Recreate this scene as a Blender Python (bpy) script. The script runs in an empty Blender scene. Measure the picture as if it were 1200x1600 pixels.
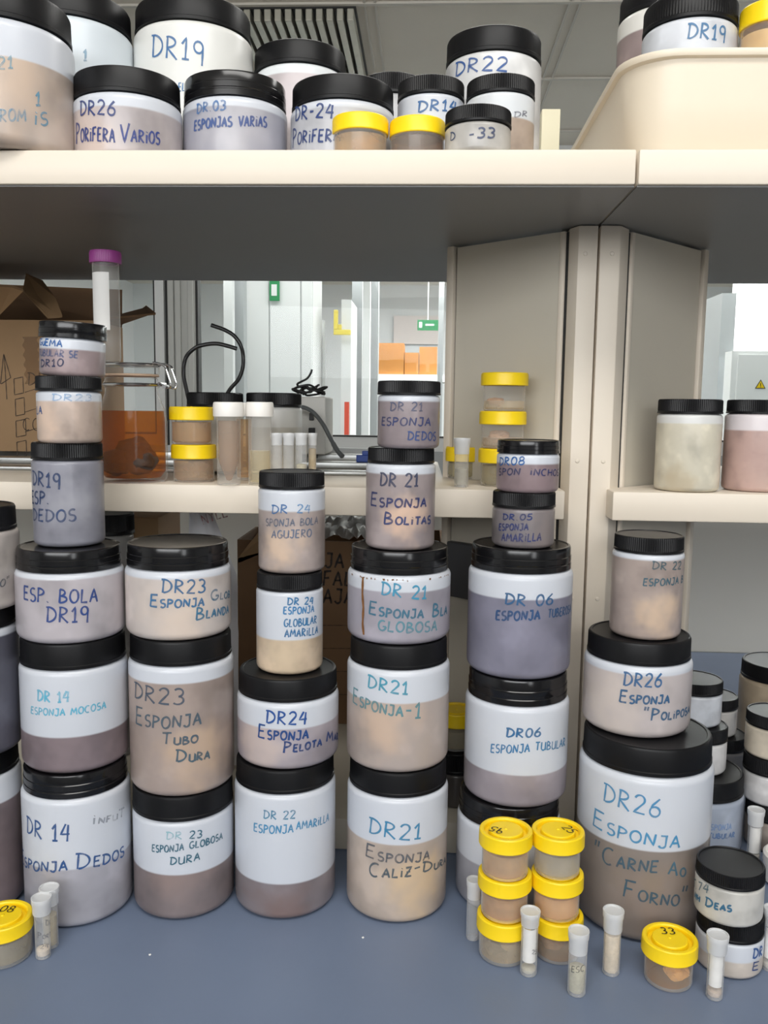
import bpy, bmesh, math, random
from mathutils import Vector, Matrix, noise
random.seed(7)
SC = bpy.context.scene
COL = SC.collection
PI = math.pi

# ------------------------------------------------------------------ camera
F = 1360.0; PITCH = math.radians(6.9); YAW = math.radians(2.7); ROLL = math.radians(0.72); H = 0.51
cam_data = bpy.data.cameras.new('camera')
cam_data.sensor_fit = 'VERTICAL'; cam_data.sensor_height = 32.0
cam_data.lens = F * 32.0 / 1600.0; cam_data.clip_start = 0.02; cam_data.clip_end = 60
cam = bpy.data.objects.new('camera', cam_data); COL.objects.link(cam)
CM = Matrix.Rotation(YAW, 3, 'Z') @ Matrix.Rotation(PI / 2 - PITCH, 3, 'X') @ Matrix.Rotation(ROLL, 3, 'Z')
cam.matrix_world = Matrix.Translation((0, 0, H)) @ CM.to_4x4()
SC.camera = cam

# ------------------------------------------------------------------ light and exposure
SC.view_settings.view_transform = 'Standard'; SC.view_settings.look = 'None'
SC.view_settings.gamma = 1.0; SC.view_settings.exposure = 0.0
try:
    SC.view_settings.use_curve_mapping = False
    SC.cycles.transparent_max_bounces = 24
    SC.cycles.max_bounces = 10
    SC.cycles.use_light_tree = False
except Exception:
    pass
W = bpy.data.worlds.new('daylight'); SC.world = W; W.use_nodes = True
bg = W.node_tree.nodes['Background']; bg.inputs[0].default_value = (0.93, 0.97, 1.0, 1); bg.inputs[1].default_value = 1.0

def area(name, loc, target, sx, sy, energy, color):
    l = bpy.data.lights.new(name, 'AREA'); l.shape = 'RECTANGLE'; l.size = sx; l.size_y = sy
    l.energy = energy; l.color = color
    o = bpy.data.objects.new(name, l); COL.objects.link(o); o.location = loc
    o.rotation_euler = (Vector(target) - Vector(loc)).to_track_quat('-Z', 'Y').to_euler()
    return o
area('window_daylight', (-0.5, -2.2, 1.30), (0, 1.0, 0.30), 3.0, 0.9, 62, (0.97, 0.985, 1.0))
area('side_window_light', (1.35, -2.0, 0.85), (0, 1.0, 0.35), 0.45, 1.3, 9, (0.97, 0.985, 1.0))
area('ceiling_lamp_light', (0.2, -0.15, 1.74), (0.15, 0.35, 0), 1.5, 0.5, 20, (1.0, 0.985, 0.95))
area('rear_fill_light', (0.6, 1.70, 1.74), (0.6, 1.72, 0), 2.2, 0.3, 14, (1.0, 0.99, 0.96))  # added unseen fill that brightens the back panel and rear worktop
area('corridor_lamp_light', (0.3, 7.2, 1.72), (0.3, 7.2, 0), 2.6, 1.0, 105, (1.0, 0.99, 0.97))
area('corridor_front_fill_light', (0.3, 4.95, 1.70), (0.3, 5.25, 0), 4.5, 0.4, 34, (1.0, 0.99, 0.97))  # extra fill added to brighten the cupboard fronts beyond the glass
area('adjoining_room_light', (2.7, 6.45, 1.72), (2.7, 6.7, 0), 1.6, 0.5, 90, (1.0, 1.0, 1.0))

# ------------------------------------------------------------------ pixel helpers (a photo pixel -> a ray -> a point in the room)
def ray(px, py): return CM @ Vector(((px - 600) / F, -(py - 800) / F, -1.0))
def azim(px, py):
    r = ray(px, py); return math.atan2(r.x, r.y)
def tanel(px, py):
    r = ray(px, py); return r.z / math.hypot(r.x, r.y)
def atY(px, py, Y):
    r = ray(px, py); t = Y / r.y; return Vector((r.x * t, Y, H + r.z * t))
def atZ(px, py, Z):
    r = ray(px, py); t = (Z - H) / r.z; return Vector((r.x * t, r.y * t, Z))
def solve(xl, xr, yb, ym, z0, dist=None, prev=None, R=None, tol=.012):
    """centre and radius of an upright round thing from its silhouette; a radius or distance may be known"""
    a, b = azim(xl, ym), azim(xr, ym); az = (a + b) / 2; al = (b - a) / 2
    if R is not None and dist is None: dist = R / math.sin(al)
    if dist is None:
        dist = (z0 - H) / tanel((xl + xr) / 2, yb) / (1 - math.sin(al))
        if prev is not None: dist = min(max(dist, prev - tol), prev + tol)
    if R is None: R = dist * math.sin(al)
    return Vector((dist * math.sin(az), dist * math.cos(az), z0)), R, dist
def zat(px, py, front): return H + front * tanel(px, py)

# ------------------------------------------------------------------ materials
def lin(c):
    out = []
    for v in c:
        v /= 255.0
        out.append(v / 12.92 if v <= .04045 else ((v + .055) / 1.055) ** 2.4)
    return tuple(out) + (1.0,)
MATS = {}
def mat(name, color, rough=.5, metal=0.0, spec=.5, noise_amt=0.0, noise_scale=30.0, bump=0.0, bump_scale=200.0, coat=0.0):
    if name in MATS: return MATS[name]
    m = bpy.data.materials.new(name); m.use_nodes = True; nt = m.node_tree; N = nt.nodes; L = nt.links
    p = N['Principled BSDF']; p.inputs['Base Color'].default_value = color; p.inputs['Roughness'].default_value = rough
    p.inputs['Metallic'].default_value = metal; p.inputs['Specular IOR Level'].default_value = spec
    p.inputs['Coat Weight'].default_value = coat
    tc = N.new('ShaderNodeTexCoord')
    nz = N.new('ShaderNodeTexNoise'); nz.inputs['Scale'].default_value = noise_scale; nz.inputs['Detail'].default_value = 4
    L.new(tc.outputs['Object'], nz.inputs['Vector'])
    mx = N.new('ShaderNodeMixRGB'); mx.blend_type = 'MULTIPLY'; mx.inputs[1].default_value = color
    rp = N.new('ShaderNodeValToRGB'); lo = 1 - noise_amt
    rp.color_ramp.elements[0].color = (lo, lo, lo, 1); rp.color_ramp.elements[0].position = .3
    rp.color_ramp.elements[1].color = (1, 1, 1, 1); rp.color_ramp.elements[1].position = .7
    L.new(nz.outputs['Fac'], rp.inputs[0]); L.new(rp.outputs[0], mx.inputs[2]); mx.inputs[0].default_value = 1
    L.new(mx.outputs[0], p.inputs['Base Color'])
    if bump:
        n2 = N.new('ShaderNodeTexNoise'); n2.inputs['Scale'].default_value = bump_scale
        L.new(tc.outputs['Object'], n2.inputs['Vector'])
        b = N.new('ShaderNodeBump'); b.inputs['Strength'].default_value = bump; b.inputs['Distance'].default_value = .001
        L.new(n2.outputs['Fac'], b.inputs['Height']); L.new(b.outputs[0], p.inputs['Normal'])
    MATS[name] = m; return m

def see_through(name, color, opacity, rough=.25, noise_amt=.0, tint=None):
    """thin clear or frosted plastic, glass or liquid: part of the light passes straight on"""
    if name in MATS: return MATS[name]
    m = bpy.data.materials.new(name); m.use_nodes = True; nt = m.node_tree; N = nt.nodes; L = nt.links
    p = N['Principled BSDF']; p.inputs['Base Color'].default_value = color; p.inputs['Roughness'].default_value = rough
    t = N.new('ShaderNodeBsdfTransparent')
    if tint: t.inputs[0].default_value = tint
    mx = N.new('ShaderNodeMixShader')
    lw = N.new('ShaderNodeLayerWeight'); lw.inputs['Blend'].default_value = .5
    fr = N.new('ShaderNodeMath'); fr.operation = 'POWER'; fr.inputs[1].default_value = 5.0; L.new(lw.outputs['Facing'], fr.inputs[0])
    ad = N.new('ShaderNodeMath'); ad.operation = 'ADD'; ad.use_clamp = True; ad.inputs[1].default_value = opacity
    L.new(fr.outputs[0], ad.inputs[0]); L.new(ad.outputs[0], mx.inputs[0])
    L.new(t.outputs[0], mx.inputs[1]); L.new(p.outputs[0], mx.inputs[2])
    L.new(mx.outputs[0], N['Material Output'].inputs[0])
    if noise_amt:
        tc = N.new('ShaderNodeTexCoord'); nz = N.new('ShaderNodeTexNoise'); nz.inputs['Scale'].default_value = 60
        L.new(tc.outputs['Object'], nz.inputs['Vector'])
        mr = N.new('ShaderNodeMapRange'); mr.inputs[1].default_value = .3; mr.inputs[2].default_value = .7
        mr.inputs[3].default_value = opacity - noise_amt; mr.inputs[4].default_value = opacity + noise_amt
        L.new(nz.outputs['Fac'], mr.inputs[0]); L.new(mr.outputs[0], ad.inputs[1])
    MATS[name] = m; return m

WH = (203, 207, 215)
def body_mat(top, low, fill, blob=None, seed=0, blob_at=(0, 0), ht=.1, R=.05, stain=None):
    """milky plastic; the liquid and the specimen show through it below the fill line"""
    m = bpy.data.materials.new('milky_plastic'); m.use_nodes = True; nt = m.node_tree; N = nt.nodes; L = nt.links
    p = N['Principled BSDF']; p.inputs['Roughness'].default_value = .28; p.inputs['Specular IOR Level'].default_value = .5
    p.inputs['Subsurface Weight'].default_value = .2; p.inputs['Subsurface Scale'].default_value = .012
    p.inputs['Subsurface Radius'].default_value = (1, 1, 1)
    tc = N.new('ShaderNodeTexCoord'); sp = N.new('ShaderNodeSeparateXYZ'); L.new(tc.outputs['Object'], sp.inputs[0])
    mr = N.new('ShaderNodeMapRange'); mr.interpolation_type = 'SMOOTHSTEP'
    mr.inputs[1].default_value = fill - .0012; mr.inputs[2].default_value = fill + .0012
    L.new(sp.outputs['Z'], mr.inputs[0])
    nz = N.new('ShaderNodeTexNoise'); nz.noise_dimensions = '4D'; nz.inputs['W'].default_value = seed * 3.7
    nz.inputs['Scale'].default_value = 1.1 / R; nz.inputs['Detail'].default_value = 3; nz.inputs['Roughness'].default_value = .5
    L.new(tc.outputs['Object'], nz.inputs['Vector'])
    rp = N.new('ShaderNodeValToRGB'); rp.color_ramp.interpolation = 'EASE'
    g_ = sum(low) / 3.0; low = tuple(v * .8 + g_ * .2 + 3 for v in low)
    if blob: blob = tuple(v * .82 + (sum(blob) / 3.0) * .18 for v in blob)
    lowl = lin(low)
    rp.color_ramp.elements[0].position = .28; rp.color_ramp.elements[0].color = tuple(v * .70 for v in lowl[:3]) + (1,)
    rp.color_ramp.elements[1].position = .55; rp.color_ramp.elements[1].color = lowl
    e = rp.color_ramp.elements.new(.72); e.color = tuple(min(1, v * 1.28) for v in lowl[:3]) + (1,)
    L.new(nz.outputs['Fac'], rp.inputs[0]); last = rp.outputs[0]
    if blob:                                                   # a pale sponge pressed against the wall of the jar
        d = N.new('ShaderNodeVectorMath'); d.operation = 'DISTANCE'
        th, zf = blob_at
        d.inputs[1].default_value = (R * math.sin(th), -R * math.cos(th), ht * zf)
        n3 = N.new('ShaderNodeTexNoise'); n3.inputs['Scale'].default_value = 1.6 / R; L.new(tc.outputs['Object'], n3.inputs['Vector'])
        va = N.new('ShaderNodeVectorMath'); va.operation = 'MULTIPLY_ADD'
        va.inputs[1].default_value = (R * 1.4,) * 3; va.inputs[2].default_value = (-R * .7,) * 3
        L.new(n3.outputs['Color'], va.inputs[0])
        vb = N.new('ShaderNodeVectorMath'); L.new(tc.outputs['Object'], vb.inputs[0]); L.new(va.outputs[0], vb.inputs[1])
        L.new(vb.outputs[0], d.inputs[0])
        m2 = N.new('ShaderNodeMapRange'); m2.interpolation_type = 'SMOOTHSTEP'
        m2.inputs[1].default_value = R * .12; m2.inputs[2].default_value = R * 1.0; m2.inputs[3].default_value = .9; m2.inputs[4].default_value = 0
        L.new(d.outputs['Value'], m2.inputs[0])
        mb = N.new('ShaderNodeMixRGB'); L.new(m2.outputs[0], mb.inputs[0]); L.new(last, mb.inputs[1]); mb.inputs[2].default_value = lin(blob)
        last = mb.outputs[0]
    mx = N.new('ShaderNodeMixRGB'); L.new(mr.outputs[0], mx.inputs[0]); L.new(last, mx.inputs[1]); mx.inputs[2].default_value = lin(top)
    L.new(mx.outputs[0], p.inputs['Base Color'])
    return m

def ink(color, fade=0.0):
    key = 'marker_ink_%s_%s' % (color, fade)
    if key in MATS: return MATS[key]
    m = bpy.data.materials.new('marker_ink'); m.use_nodes = True; nt = m.node_tree; N = nt.nodes; L = nt.links
    p = N['Principled BSDF']; p.inputs['Base Color'].default_value = lin(color); p.inputs['Roughness'].default_value = .5
    tc = N.new('ShaderNodeTexCoord'); nz = N.new('ShaderNodeTexNoise'); nz.inputs['Scale'].default_value = 90
    L.new(tc.outputs['Object'], nz.inputs['Vector'])
    mr = N.new('ShaderNodeMapRange'); mr.inputs[1].default_value = .35; mr.inputs[2].default_value = .65
    mr.inputs[3].default_value = max(0, 1 - fade * 1.5 - .12); mr.inputs[4].default_value = max(.05, 1 - fade * .7)
    L.new(nz.outputs['Fac'], mr.inputs[0])
    t = N.new('ShaderNodeBsdfTransparent'); mx = N.new('ShaderNodeMixShader')
    L.new(mr.outputs[0], mx.inputs[0]); L.new(t.outputs[0], mx.inputs[1]); L.new(p.outputs[0], mx.inputs[2])
    L.new(mx.outputs[0], N['Material Output'].inputs[0])
    MATS[key] = m; return m
BLUE = (38, 82, 140); NAVY = (32, 50, 100); TEAL = (50, 130, 165); GREY = (70, 82, 95); DTEAL = (55, 105, 125); BLACK = (22, 22, 24)

M_LID = mat('black_lid_plastic', (.007, .007, .008, 1), .38, spec=.25, noise_amt=.1)
M_GLOSS = mat('glossy_black_lid_plastic', (.007, .007, .008, 1), .18, noise_amt=.1)
M_YEL = mat('yellow_plastic', lin((250, 214, 20)), .38, noise_amt=.04)
M_CREAM = mat('cream_enamel', lin((223, 212, 196)), .42, noise_amt=.03, noise_scale=6)
M_PANEL = mat('grey_cream_enamel', lin((199, 192, 177)), .5, noise_amt=.04, noise_scale=5)
M_BACK = mat('light_grey_enamel', lin((220, 217, 208)), .5, noise_amt=.04, noise_scale=5)
M_UNDER = mat('underside_shade_grey', lin((122, 122, 122)), .38, noise_amt=.05, noise_scale=5)  # shade below the upper shelf, put in as a darker grey
M_BENCH = mat('slate_blue_laminate', lin((110, 123, 146)), .42, noise_amt=.07, noise_scale=9, bump=.04, bump_scale=900)
M_CLEAR = see_through('clear_plastic', (.85, .83, .78, 1), .16, .15)
M_FROST = see_through('frosted_plastic', (.80, .80, .79, 1), .24, .35, .06)
M_CAP = see_through('white_vial_cap', lin((222, 223, 224)), .72, .35)
M_WHITECAP = mat('white_screw_cap', lin((246, 242, 236)), .4)
M_GLASS = see_through('clear_glass', (.62, .66, .66, 1), .12, .03)
M_GLASS2 = see_through('clear_jar_glass', (.8, .82, .82, 1), .03, .03)
def pane_glass():
    m = bpy.data.materials.new('window_glass'); m.use_nodes = True; nt = m.node_tree; N = nt.nodes; L = nt.links
    t = N.new('ShaderNodeBsdfTransparent'); t.inputs[0].default_value = (.95, .97, .965, 1)
    g = N.new('ShaderNodeBsdfGlossy'); g.inputs['Roughness'].default_value = 0.0
    lw = N.new('ShaderNodeLayerWeight'); lw.inputs['Blend'].default_value = .5
    pw = N.new('ShaderNodeMath'); pw.operation = 'POWER'; pw.inputs[1].default_value = 5.0; L.new(lw.outputs['Facing'], pw.inputs[0])
    ad = N.new('ShaderNodeMath'); ad.operation = 'ADD'; ad.use_clamp = True; ad.inputs[1].default_value = .008; L.new(pw.outputs[0], ad.inputs[0])
    mx = N.new('ShaderNodeMixShader'); L.new(ad.outputs[0], mx.inputs[0]); L.new(t.outputs[0], mx.inputs[1]); L.new(g.outputs[0], mx.inputs[2])
    L.new(mx.outputs[0], N['Material Output'].inputs[0])
    return m
M_PANE = pane_glass()
M_STEEL = mat('bright_steel', (.62, .62, .62, 1), .2, 1.0)
M_ALU = mat('brushed_aluminium', (.48, .49, .48, 1), .38, .9, noise_amt=.2, noise_scale=14)
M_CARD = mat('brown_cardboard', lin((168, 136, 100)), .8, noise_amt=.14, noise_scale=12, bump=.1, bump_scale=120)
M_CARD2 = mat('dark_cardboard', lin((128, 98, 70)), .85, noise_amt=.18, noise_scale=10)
M_RUBBER = mat('black_rubber', (.012, .012, .012, 1), .4)
M_GREYHOSE = mat('grey_rubber', (.12, .13, .13, 1), .45)
M_PURPLE = mat('purple_cap_plastic', lin((150, 60, 135)), .35)
M_PAPER = mat('white_paper', lin((238, 236, 232)), .7)
M_AMBER = see_through('amber_liquid', lin((190, 104, 4)), .22, .1, 0, (.74, .40, .05, 1))
M_SPEC = mat('brown_specimen', lin((70, 42, 18)), .7, noise_amt=.5, noise_scale=120, bump=.6, bump_scale=160)
M_PALESPEC = mat('pale_specimen', lin((222, 194, 148)), .8, noise_amt=.25, noise_scale=200, bump=.5, bump_scale=300)
M_WHITE = mat('white_paint', lin((236, 238, 238)), .5)
M_GREYP = mat('grey_paint', lin((176, 180, 182)), .5)
M_DARK = mat('black_gasket', (.015, .015, .015, 1), .5)
M_BEIGEBOX = mat('beige_instrument_enamel', lin((205, 203, 196)), .5)
M_BLUEP = mat('blue_plastic', lin((24, 62, 140)), .4)
M_TRAY = mat('cream_polypropylene', lin((226, 214, 194)), .4, noise_amt=.03, noise_scale=8)
M_GREEN = mat('green_sign', lin((20, 140, 80)), .5)
M_RED = mat('red_plastic', lin((228, 84, 60)), .4)
M_CHAR = mat('charcoal_plate', lin((66, 66, 68)), .5)
M_WOOD = mat('pale_cardboard', lin((178, 120, 58)), .8, noise_amt=.15, noise_scale=6)
M_CEIL = mat('grey_metal_ceiling_tile', lin((236, 229, 216)), .55, noise_amt=.05, noise_scale=3)
M_SEAM = mat('ceiling_seam', lin((215, 210, 200)), .5)
M_BAG = mat('crumpled_film', lin((214, 210, 206)), .3, noise_amt=.1, bump=.8, bump_scale=60)
M_RUST = mat('rust_stain', lin((140, 92, 44)), .7, noise_amt=.5, noise_scale=150)
def liquid(name, c, o=.6):
    l = lin(tuple(min(250, v * 1.14) for v in c)); k = max(l[:3]); return see_through(name, l, o * .72, .15, .06, tuple((v / k) ** .7 * .92 for v in l[:3]) + (1,))

# ------------------------------------------------------------------ mesh helpers
def link(name, bm, m, parent=None, smooth=35, loc=(0, 0, 0)):
    me = bpy.data.meshes.new(name)
    bmesh.ops.recalc_face_normals(bm, faces=bm.faces)
    bm.to_mesh(me); bm.free()
    if m is not None: me.materials.append(m)
    if smooth:
        for p in me.polygons: p.use_smooth = True
        me.set_sharp_from_angle(angle=math.radians(smooth))
    o = bpy.data.objects.new(name, me); COL.objects.link(o); o.location = loc
    if parent is not None: o.parent = parent
    return o
def tag(o, label, cat, group=None):
    o['label'] = label; o['category'] = cat
    if group: o['group'] = group
    return o
def thing(name, loc, label, cat, group=None, rot=(0, 0, 0)):
    o = bpy.data.objects.new(name, None); COL.objects.link(o); o.location = loc; o.rotation_euler = rot
    o.empty_display_size = .02
    return tag(o, label, cat, group)
def struct(name, bm, m, parent=None, smooth=0):
    o = link(name, bm, m, parent, smooth)
    if parent is None: o['kind'] = 'structure'
    return o
def lathe(bm, prof, seg=64, rib=None, c=(0, 0, 0)):
    """prof: (r, z) or (r, z, 'rib'); r=0 closes on the axis"""
    rings = []
    for q in prof:
        r, z = q[0], q[1]; rb = len(q) > 2
        if r < 1e-6:
            rings.append([bm.verts.new((c[0], c[1], c[2] + z))]); continue
        vs = []
        for i in range(seg):
            a = 2 * PI * i / seg; rr = r - (rib if (rb and rib and i % 2) else 0)
            vs.append(bm.verts.new((c[0] + rr * math.cos(a), c[1] + rr * math.sin(a), c[2] + z)))
        rings.append(vs)
    for A, B in zip(rings, rings[1:]):
        if len(A) == 1 and len(B) == 1: continue
        for i in range(seg):
            j = (i + 1) % seg
            if len(A) == 1: bm.faces.new((A[0], B[j], B[i]))
            elif len(B) == 1: bm.faces.new((A[i], A[j], B[0]))
            else: bm.faces.new((A[i], A[j], B[j], B[i]))
    return bm
def box(bm, x0, x1, y0, y1, z0, z1, bev=0.0):
    r = bmesh.ops.create_cube(bm, size=1)
    vs = r['verts']
    for v in vs:
        v.co = Vector((x0 + (v.co.x + .5) * (x1 - x0), y0 + (v.co.y + .5) * (y1 - y0), z0 + (v.co.z + .5) * (z1 - z0)))
    if bev:
        es = list({e for v in vs for e in v.link_edges})
        bmesh.ops.bevel(bm, geom=es, offset=bev, segments=2, affect='EDGES', profile=.5)
    return bm
def prism(bm, pts, z0, z1, bev=0.0):
    a = [bm.verts.new((x, y, z0)) for x, y in pts]; b = [bm.verts.new((x, y, z1)) for x, y in pts]
    n = len(pts); fs = [bm.faces.new(a[::-1]), bm.faces.new(b)]
    for i in range(n): fs.append(bm.faces.new((a[i], a[(i + 1) % n], b[(i + 1) % n], b[i])))
    if bev:
        es = list({e for f in fs for e in f.edges})
        bmesh.ops.bevel(bm, geom=es, offset=bev, segments=2, affect='EDGES', profile=.5)
    return bm
def catmull(pts, n=8):
    P = [Vector(p) for p in pts]; P = [2 * P[0] - P[1]] + P + [2 * P[-1] - P[-2]]; out = []
    for i in range(1, len(P) - 2):
        for k in range(n):
            t = k / n; a, b, c, d = P[i - 1], P[i], P[i + 1], P[i + 2]
            out.append(.5 * (2 * b + (c - a) * t + (2 * a - 5 * b + 4 * c - d) * t * t + (3 * b - a - 3 * c + d) * t ** 3))
    out.append(P[-2]); return out
def tube(bm, pts, r, seg=10, smooth=True):
    P = catmull(pts) if smooth else [Vector(p) for p in pts]
    rings = []; up = Vector((.13, .31, .94)).normalized()
    for i, p in enumerate(P):
        t = (P[min(i + 1, len(P) - 1)] - P[max(i - 1, 0)]).normalized()
        u = t.cross(up)
        if u.length < .05: u = t.cross(Vector((1, 0, 0)))
        u.normalize(); v = t.cross(u).normalized()
        rr = r[min(i * len(r) // len(P), len(r) - 1)] if isinstance(r, (list, tuple)) else r
        rings.append([bm.verts.new(p + rr * (math.cos(2 * PI * k / seg) * u + math.sin(2 * PI * k / seg) * v)) for k in range(seg)])
    for A, B in zip(rings, rings[1:]):
        for k in range(seg): bm.faces.new((A[k], A[(k + 1) % seg], B[(k + 1) % seg], B[k]))
    bm.faces.new(rings[0][::-1]); bm.faces.new(rings[-1]); return bm
def lump(bm, c, rad, seed, rough=.35, sub=3):
    r = bmesh.ops.create_icosphere(bm, subdivisions=sub, radius=1)
    for v in r['verts']:
        n = noise.noise(v.co * 1.7 + Vector((seed, seed * .7, 0))) + .5 * noise.noise(v.co * 4 + Vector((seed, 0, seed)))
        k = 1 + rough * n
        v.co = Vector((c[0] + v.co.x * rad[0] * k, c[1] + v.co.y * rad[1] * k, c[2] + v.co.z * rad[2] * k))
    return bm

# ------------------------------------------------------------------ handwriting: single-stroke capitals laid as ink ribbons on a surface
def arc(cx, cy, rx, ry, a0, a1, n=12):
    return [(cx + rx * math.cos(math.radians(a0 + (a1 - a0) * i / n)), cy + ry * math.sin(math.radians(a0 + (a1 - a0) * i / n))) for i in range(n + 1)]
G = {
 'A': (.62, [[(0, 0), (.3, 1), (.6, -.02)], [(.1, .36), (.52, .38)]]),
 'B': (.58, [[(.04, 0), (.06, 1)], arc(.06, .76, .36, .24, 95, -90) + arc(.06, .26, .5, .26, 90, -95)]),
 'C': (.6, [arc(.34, .5, .33, .5, 55, 300)]),
 'D': (.66, [[(.06, -.02), (.09, 1)], [(-.06, .98)] + arc(.06, .5, .58, .5, 80, -85)]),
 'E': (.52, [[(.02, 0), (.05, 1)], [(.0, 1), (.5, 1.0)], [(.04, .52), (.42, .54)], [(0, .02), (.5, 0)]]),
 'F': (.52, [[(.02, -.05), (.08, 1)], [(.0, .98), (.52, 1.03)], [(.05, .5), (.4, .53)]]),
 'G': (.64, [arc(.34, .5, .33, .5, 55, 350), [(.66, .42), (.38, .42)]]),
 'H': (.6, [[(.03, 0), (.05, 1)], [(.55, 0), (.57, 1)], [(.04, .5), (.56, .52)]]),
 'I': (.2, [[(.1, 0), (.1, .72)], [(.09, .92), (.12, .98)]]),
 'J': (.5, [[(.42, 1)] + arc(.22, .22, .2, .24, 0, -165), [(.08, 1), (.5, 1)]]),
 'L': (.48, [[(.06, 1), (.02, .02), (.48, 0)]]),
 'M': (.78, [[(0, 0), (.1, 1), (.38, .3), (.66, 1), (.76, 0)]]),
 'N': (.62, [[(.02, 0), (.06, 1), (.54, .02), (.6, 1)]]),
 'O': (.64, [arc(.32, .5, .31, .49, 100, 470, 18)]),
 'P': (.54, [[(.03, -.05), (.06, 1)], [(-.02, .98)] + arc(.06, .74, .44, .26, 85, -95)]),
 'Q': (.64, [arc(.32, .5, .31, .49, 100, 470, 18), [(.4, .25), (.66, -.06)]]),
 'R': (.6, [[(.03, 0), (.06, 1)], [(-.02, .98)] + arc(.06, .75, .42, .25, 85, -95) + [(.58, -.04)]]),
 'S': (.5, [arc(.26, .75, .23, .25, 45, 250, 10) + arc(.25, .25, .24, .26, 80, -150, 10)]),
 'T': (.56, [[(.28, 0), (.3, 1)], [(0, .98), (.58, 1.02)]]),
 'U': (.6, [[(.03, 1)] + arc(.3, .3, .27, .3, 180, 360) + [(.58, 1), (.6, 0)]]),
 'V': (.6, [[(0, 1), (.3, 0), (.62, 1.05)]]),
 'W': (.8, [[(0, 1), (.2, 0), (.4, .7), (.6, 0), (.8, 1)]]),
 'X': (.56, [[(0, 0), (.54, 1)], [(.02, 1), (.56, 0)]]),
 'Y': (.56, [[(0, 1), (.28, .5), (.56, 1)], [(.28, .5), (.24, 0)]]),
 'Z': (.52, [[(.02, .98), (.5, 1), (.02, .02), (.54, 0)], [(.1, .5), (.42, .5)]]),
 '0': (.58, [arc(.29, .5, .27, .49, 100, 465, 18)]),
 '1': (.4, [[(.02, .68), (.24, 1), (.22, .0)], [(.04, 0), (.4, .01)]]),
 '2': (.56, [arc(.26, .74, .24, .26, 165, -35, 10) + [(.02, .02), (.56, .0)]]),
 '3': (.54, [arc(.24, .75, .24, .25, 140, -85, 10) + arc(.24, .26, .28, .25, 85, -140, 10)]),
 '4': (.58, [[(.3, 1), (.0, .38), (.56, .4)], [(.46, .95), (.42, -.05)]]),
 '5': (.54, [[(.5, 1), (.1, .98), (.06, .58)] + arc(.22, .3, .28, .3, 110, -150, 12)]),
 '6': (.56, [[(.46, 1), (.14, .62)] + arc(.28, .27, .25, .27, 150, -210, 16)]),
 '7': (.5, [[(.0, .98), (.5, 1), (.2, 0)]]),
 '8': (.54, [arc(.27, .75, .2, .25, -90, 270, 14), arc(.27, .25, .25, .26, 90, 450, 14)]),
 '9': (.54, [arc(.25, .72, .23, .27, 0, 360, 14), [(.48, .74), (.46, -.1)]]),
 '-': (.4, [[(.04, .45), (.36, .47)]]),
 '.': (.2, [[(.06, .0), (.1, .05)]]),
 '"': (.34, [[(.06, 1.15), (.02, .8)], [(.26, 1.15), (.22, .8)]]),
 ' ': (.36, []),
}
def layout(text, h):
    """capital = full height, lower case = small capital; returns strokes and total width"""
    x = 0; out = []
    for ch in text:
        k = h if not ch.islower() else h * .66
        w, strokes = G[ch.upper()]
        jy = random.uniform(-.03, .03) * h
        for s in strokes: out.append([(x + px * k + py * k * .06, py * k + jy) for px, py in s])
        x += (w + .2) * k
    return out, max(x - .2 * h, 1e-6)
def ribbon(bm, pts, w, f):
    """pts: 2D polyline, f maps 2D -> 3D on the surface"""
    P = []
    for a, b in zip(pts, pts[1:]):
        n = max(1, int(math.hypot(b[0] - a[0], b[1] - a[1]) / .002))
        for i in range(n): P.append((a[0] + (b[0] - a[0]) * i / n, a[1] + (b[1] - a[1]) * i / n))
    P.append(pts[-1])
    if len(P) < 2: return
    L = []; ph = random.uniform(0, 6)
    for i, p in enumerate(P):
        a, b = P[max(i - 1, 0)], P[min(i + 1, len(P) - 1)]
        dx, dy = b[0] - a[0], b[1] - a[1]; d = math.hypot(dx, dy) or 1e-9
        ww = w * (.5 + .08 * math.sin(ph + i * .9))
        nx, ny = -dy / d * ww, dx / d * ww
        L.append((bm.verts.new(f(p[0] + nx, p[1] + ny)), bm.verts.new(f(p[0] - nx, p[1] - ny))))
    for (a, b), (c, d) in zip(L, L[1:]): bm.faces.new((a, b, d, c))
def write_round(parent, center, R, lines, base_z, px_pen=3.0):
    """lines: (text, x0, y0, x1, y1, cap_px, colour, fade) baselines as seen in the photo, laid on the jar wall"""
    groups = {}
    cx, cy = center.x, center.y
    def hit(px, py):
        r = ray(px, py); a = r.x ** 2 + r.y ** 2; b = -(r.x * cx + r.y * cy); c = cx * cx + cy * cy - R * R
        disc = b * b - a * c
        t = (-b - math.sqrt(disc)) / a if disc > 0 else -b / a
        p = r * t; th = math.atan2(p.x - cx, -(p.y - cy))
        return th * R, H + p.z - base_z, t
    for ln in lines:
        text, x0, y0, x1, y1, hp, colr, fade = ln
        s0, z0, t0 = hit(x0, y0); s1, z1, t1 = hit(x1, y1)
        hh = hp * t0 / F
        strokes, w = layout(text, hh)
        kx = (s1 - s0) / w
        sl = (z1 - z0) / (s1 - s0) if abs(s1 - s0) > 1e-6 else 0
        bm = groups.setdefault((colr, fade), bmesh.new())
        pen = px_pen * t0 / F * (1 if hp > 13 else .72)
        RR = R + .0004
        f = lambda s, z: Vector((RR * math.sin(s / R), -RR * math.cos(s / R), z))
        for st in strokes:
            ribbon(bm, [(s0 + p[0] * kx, z0 + p[0] * kx * sl + p[1]) for p in st], pen, f)
    for (colr, fade), bm in groups.items():
        o = link('handwriting', bm, ink(colr, fade), parent, 0)
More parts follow.
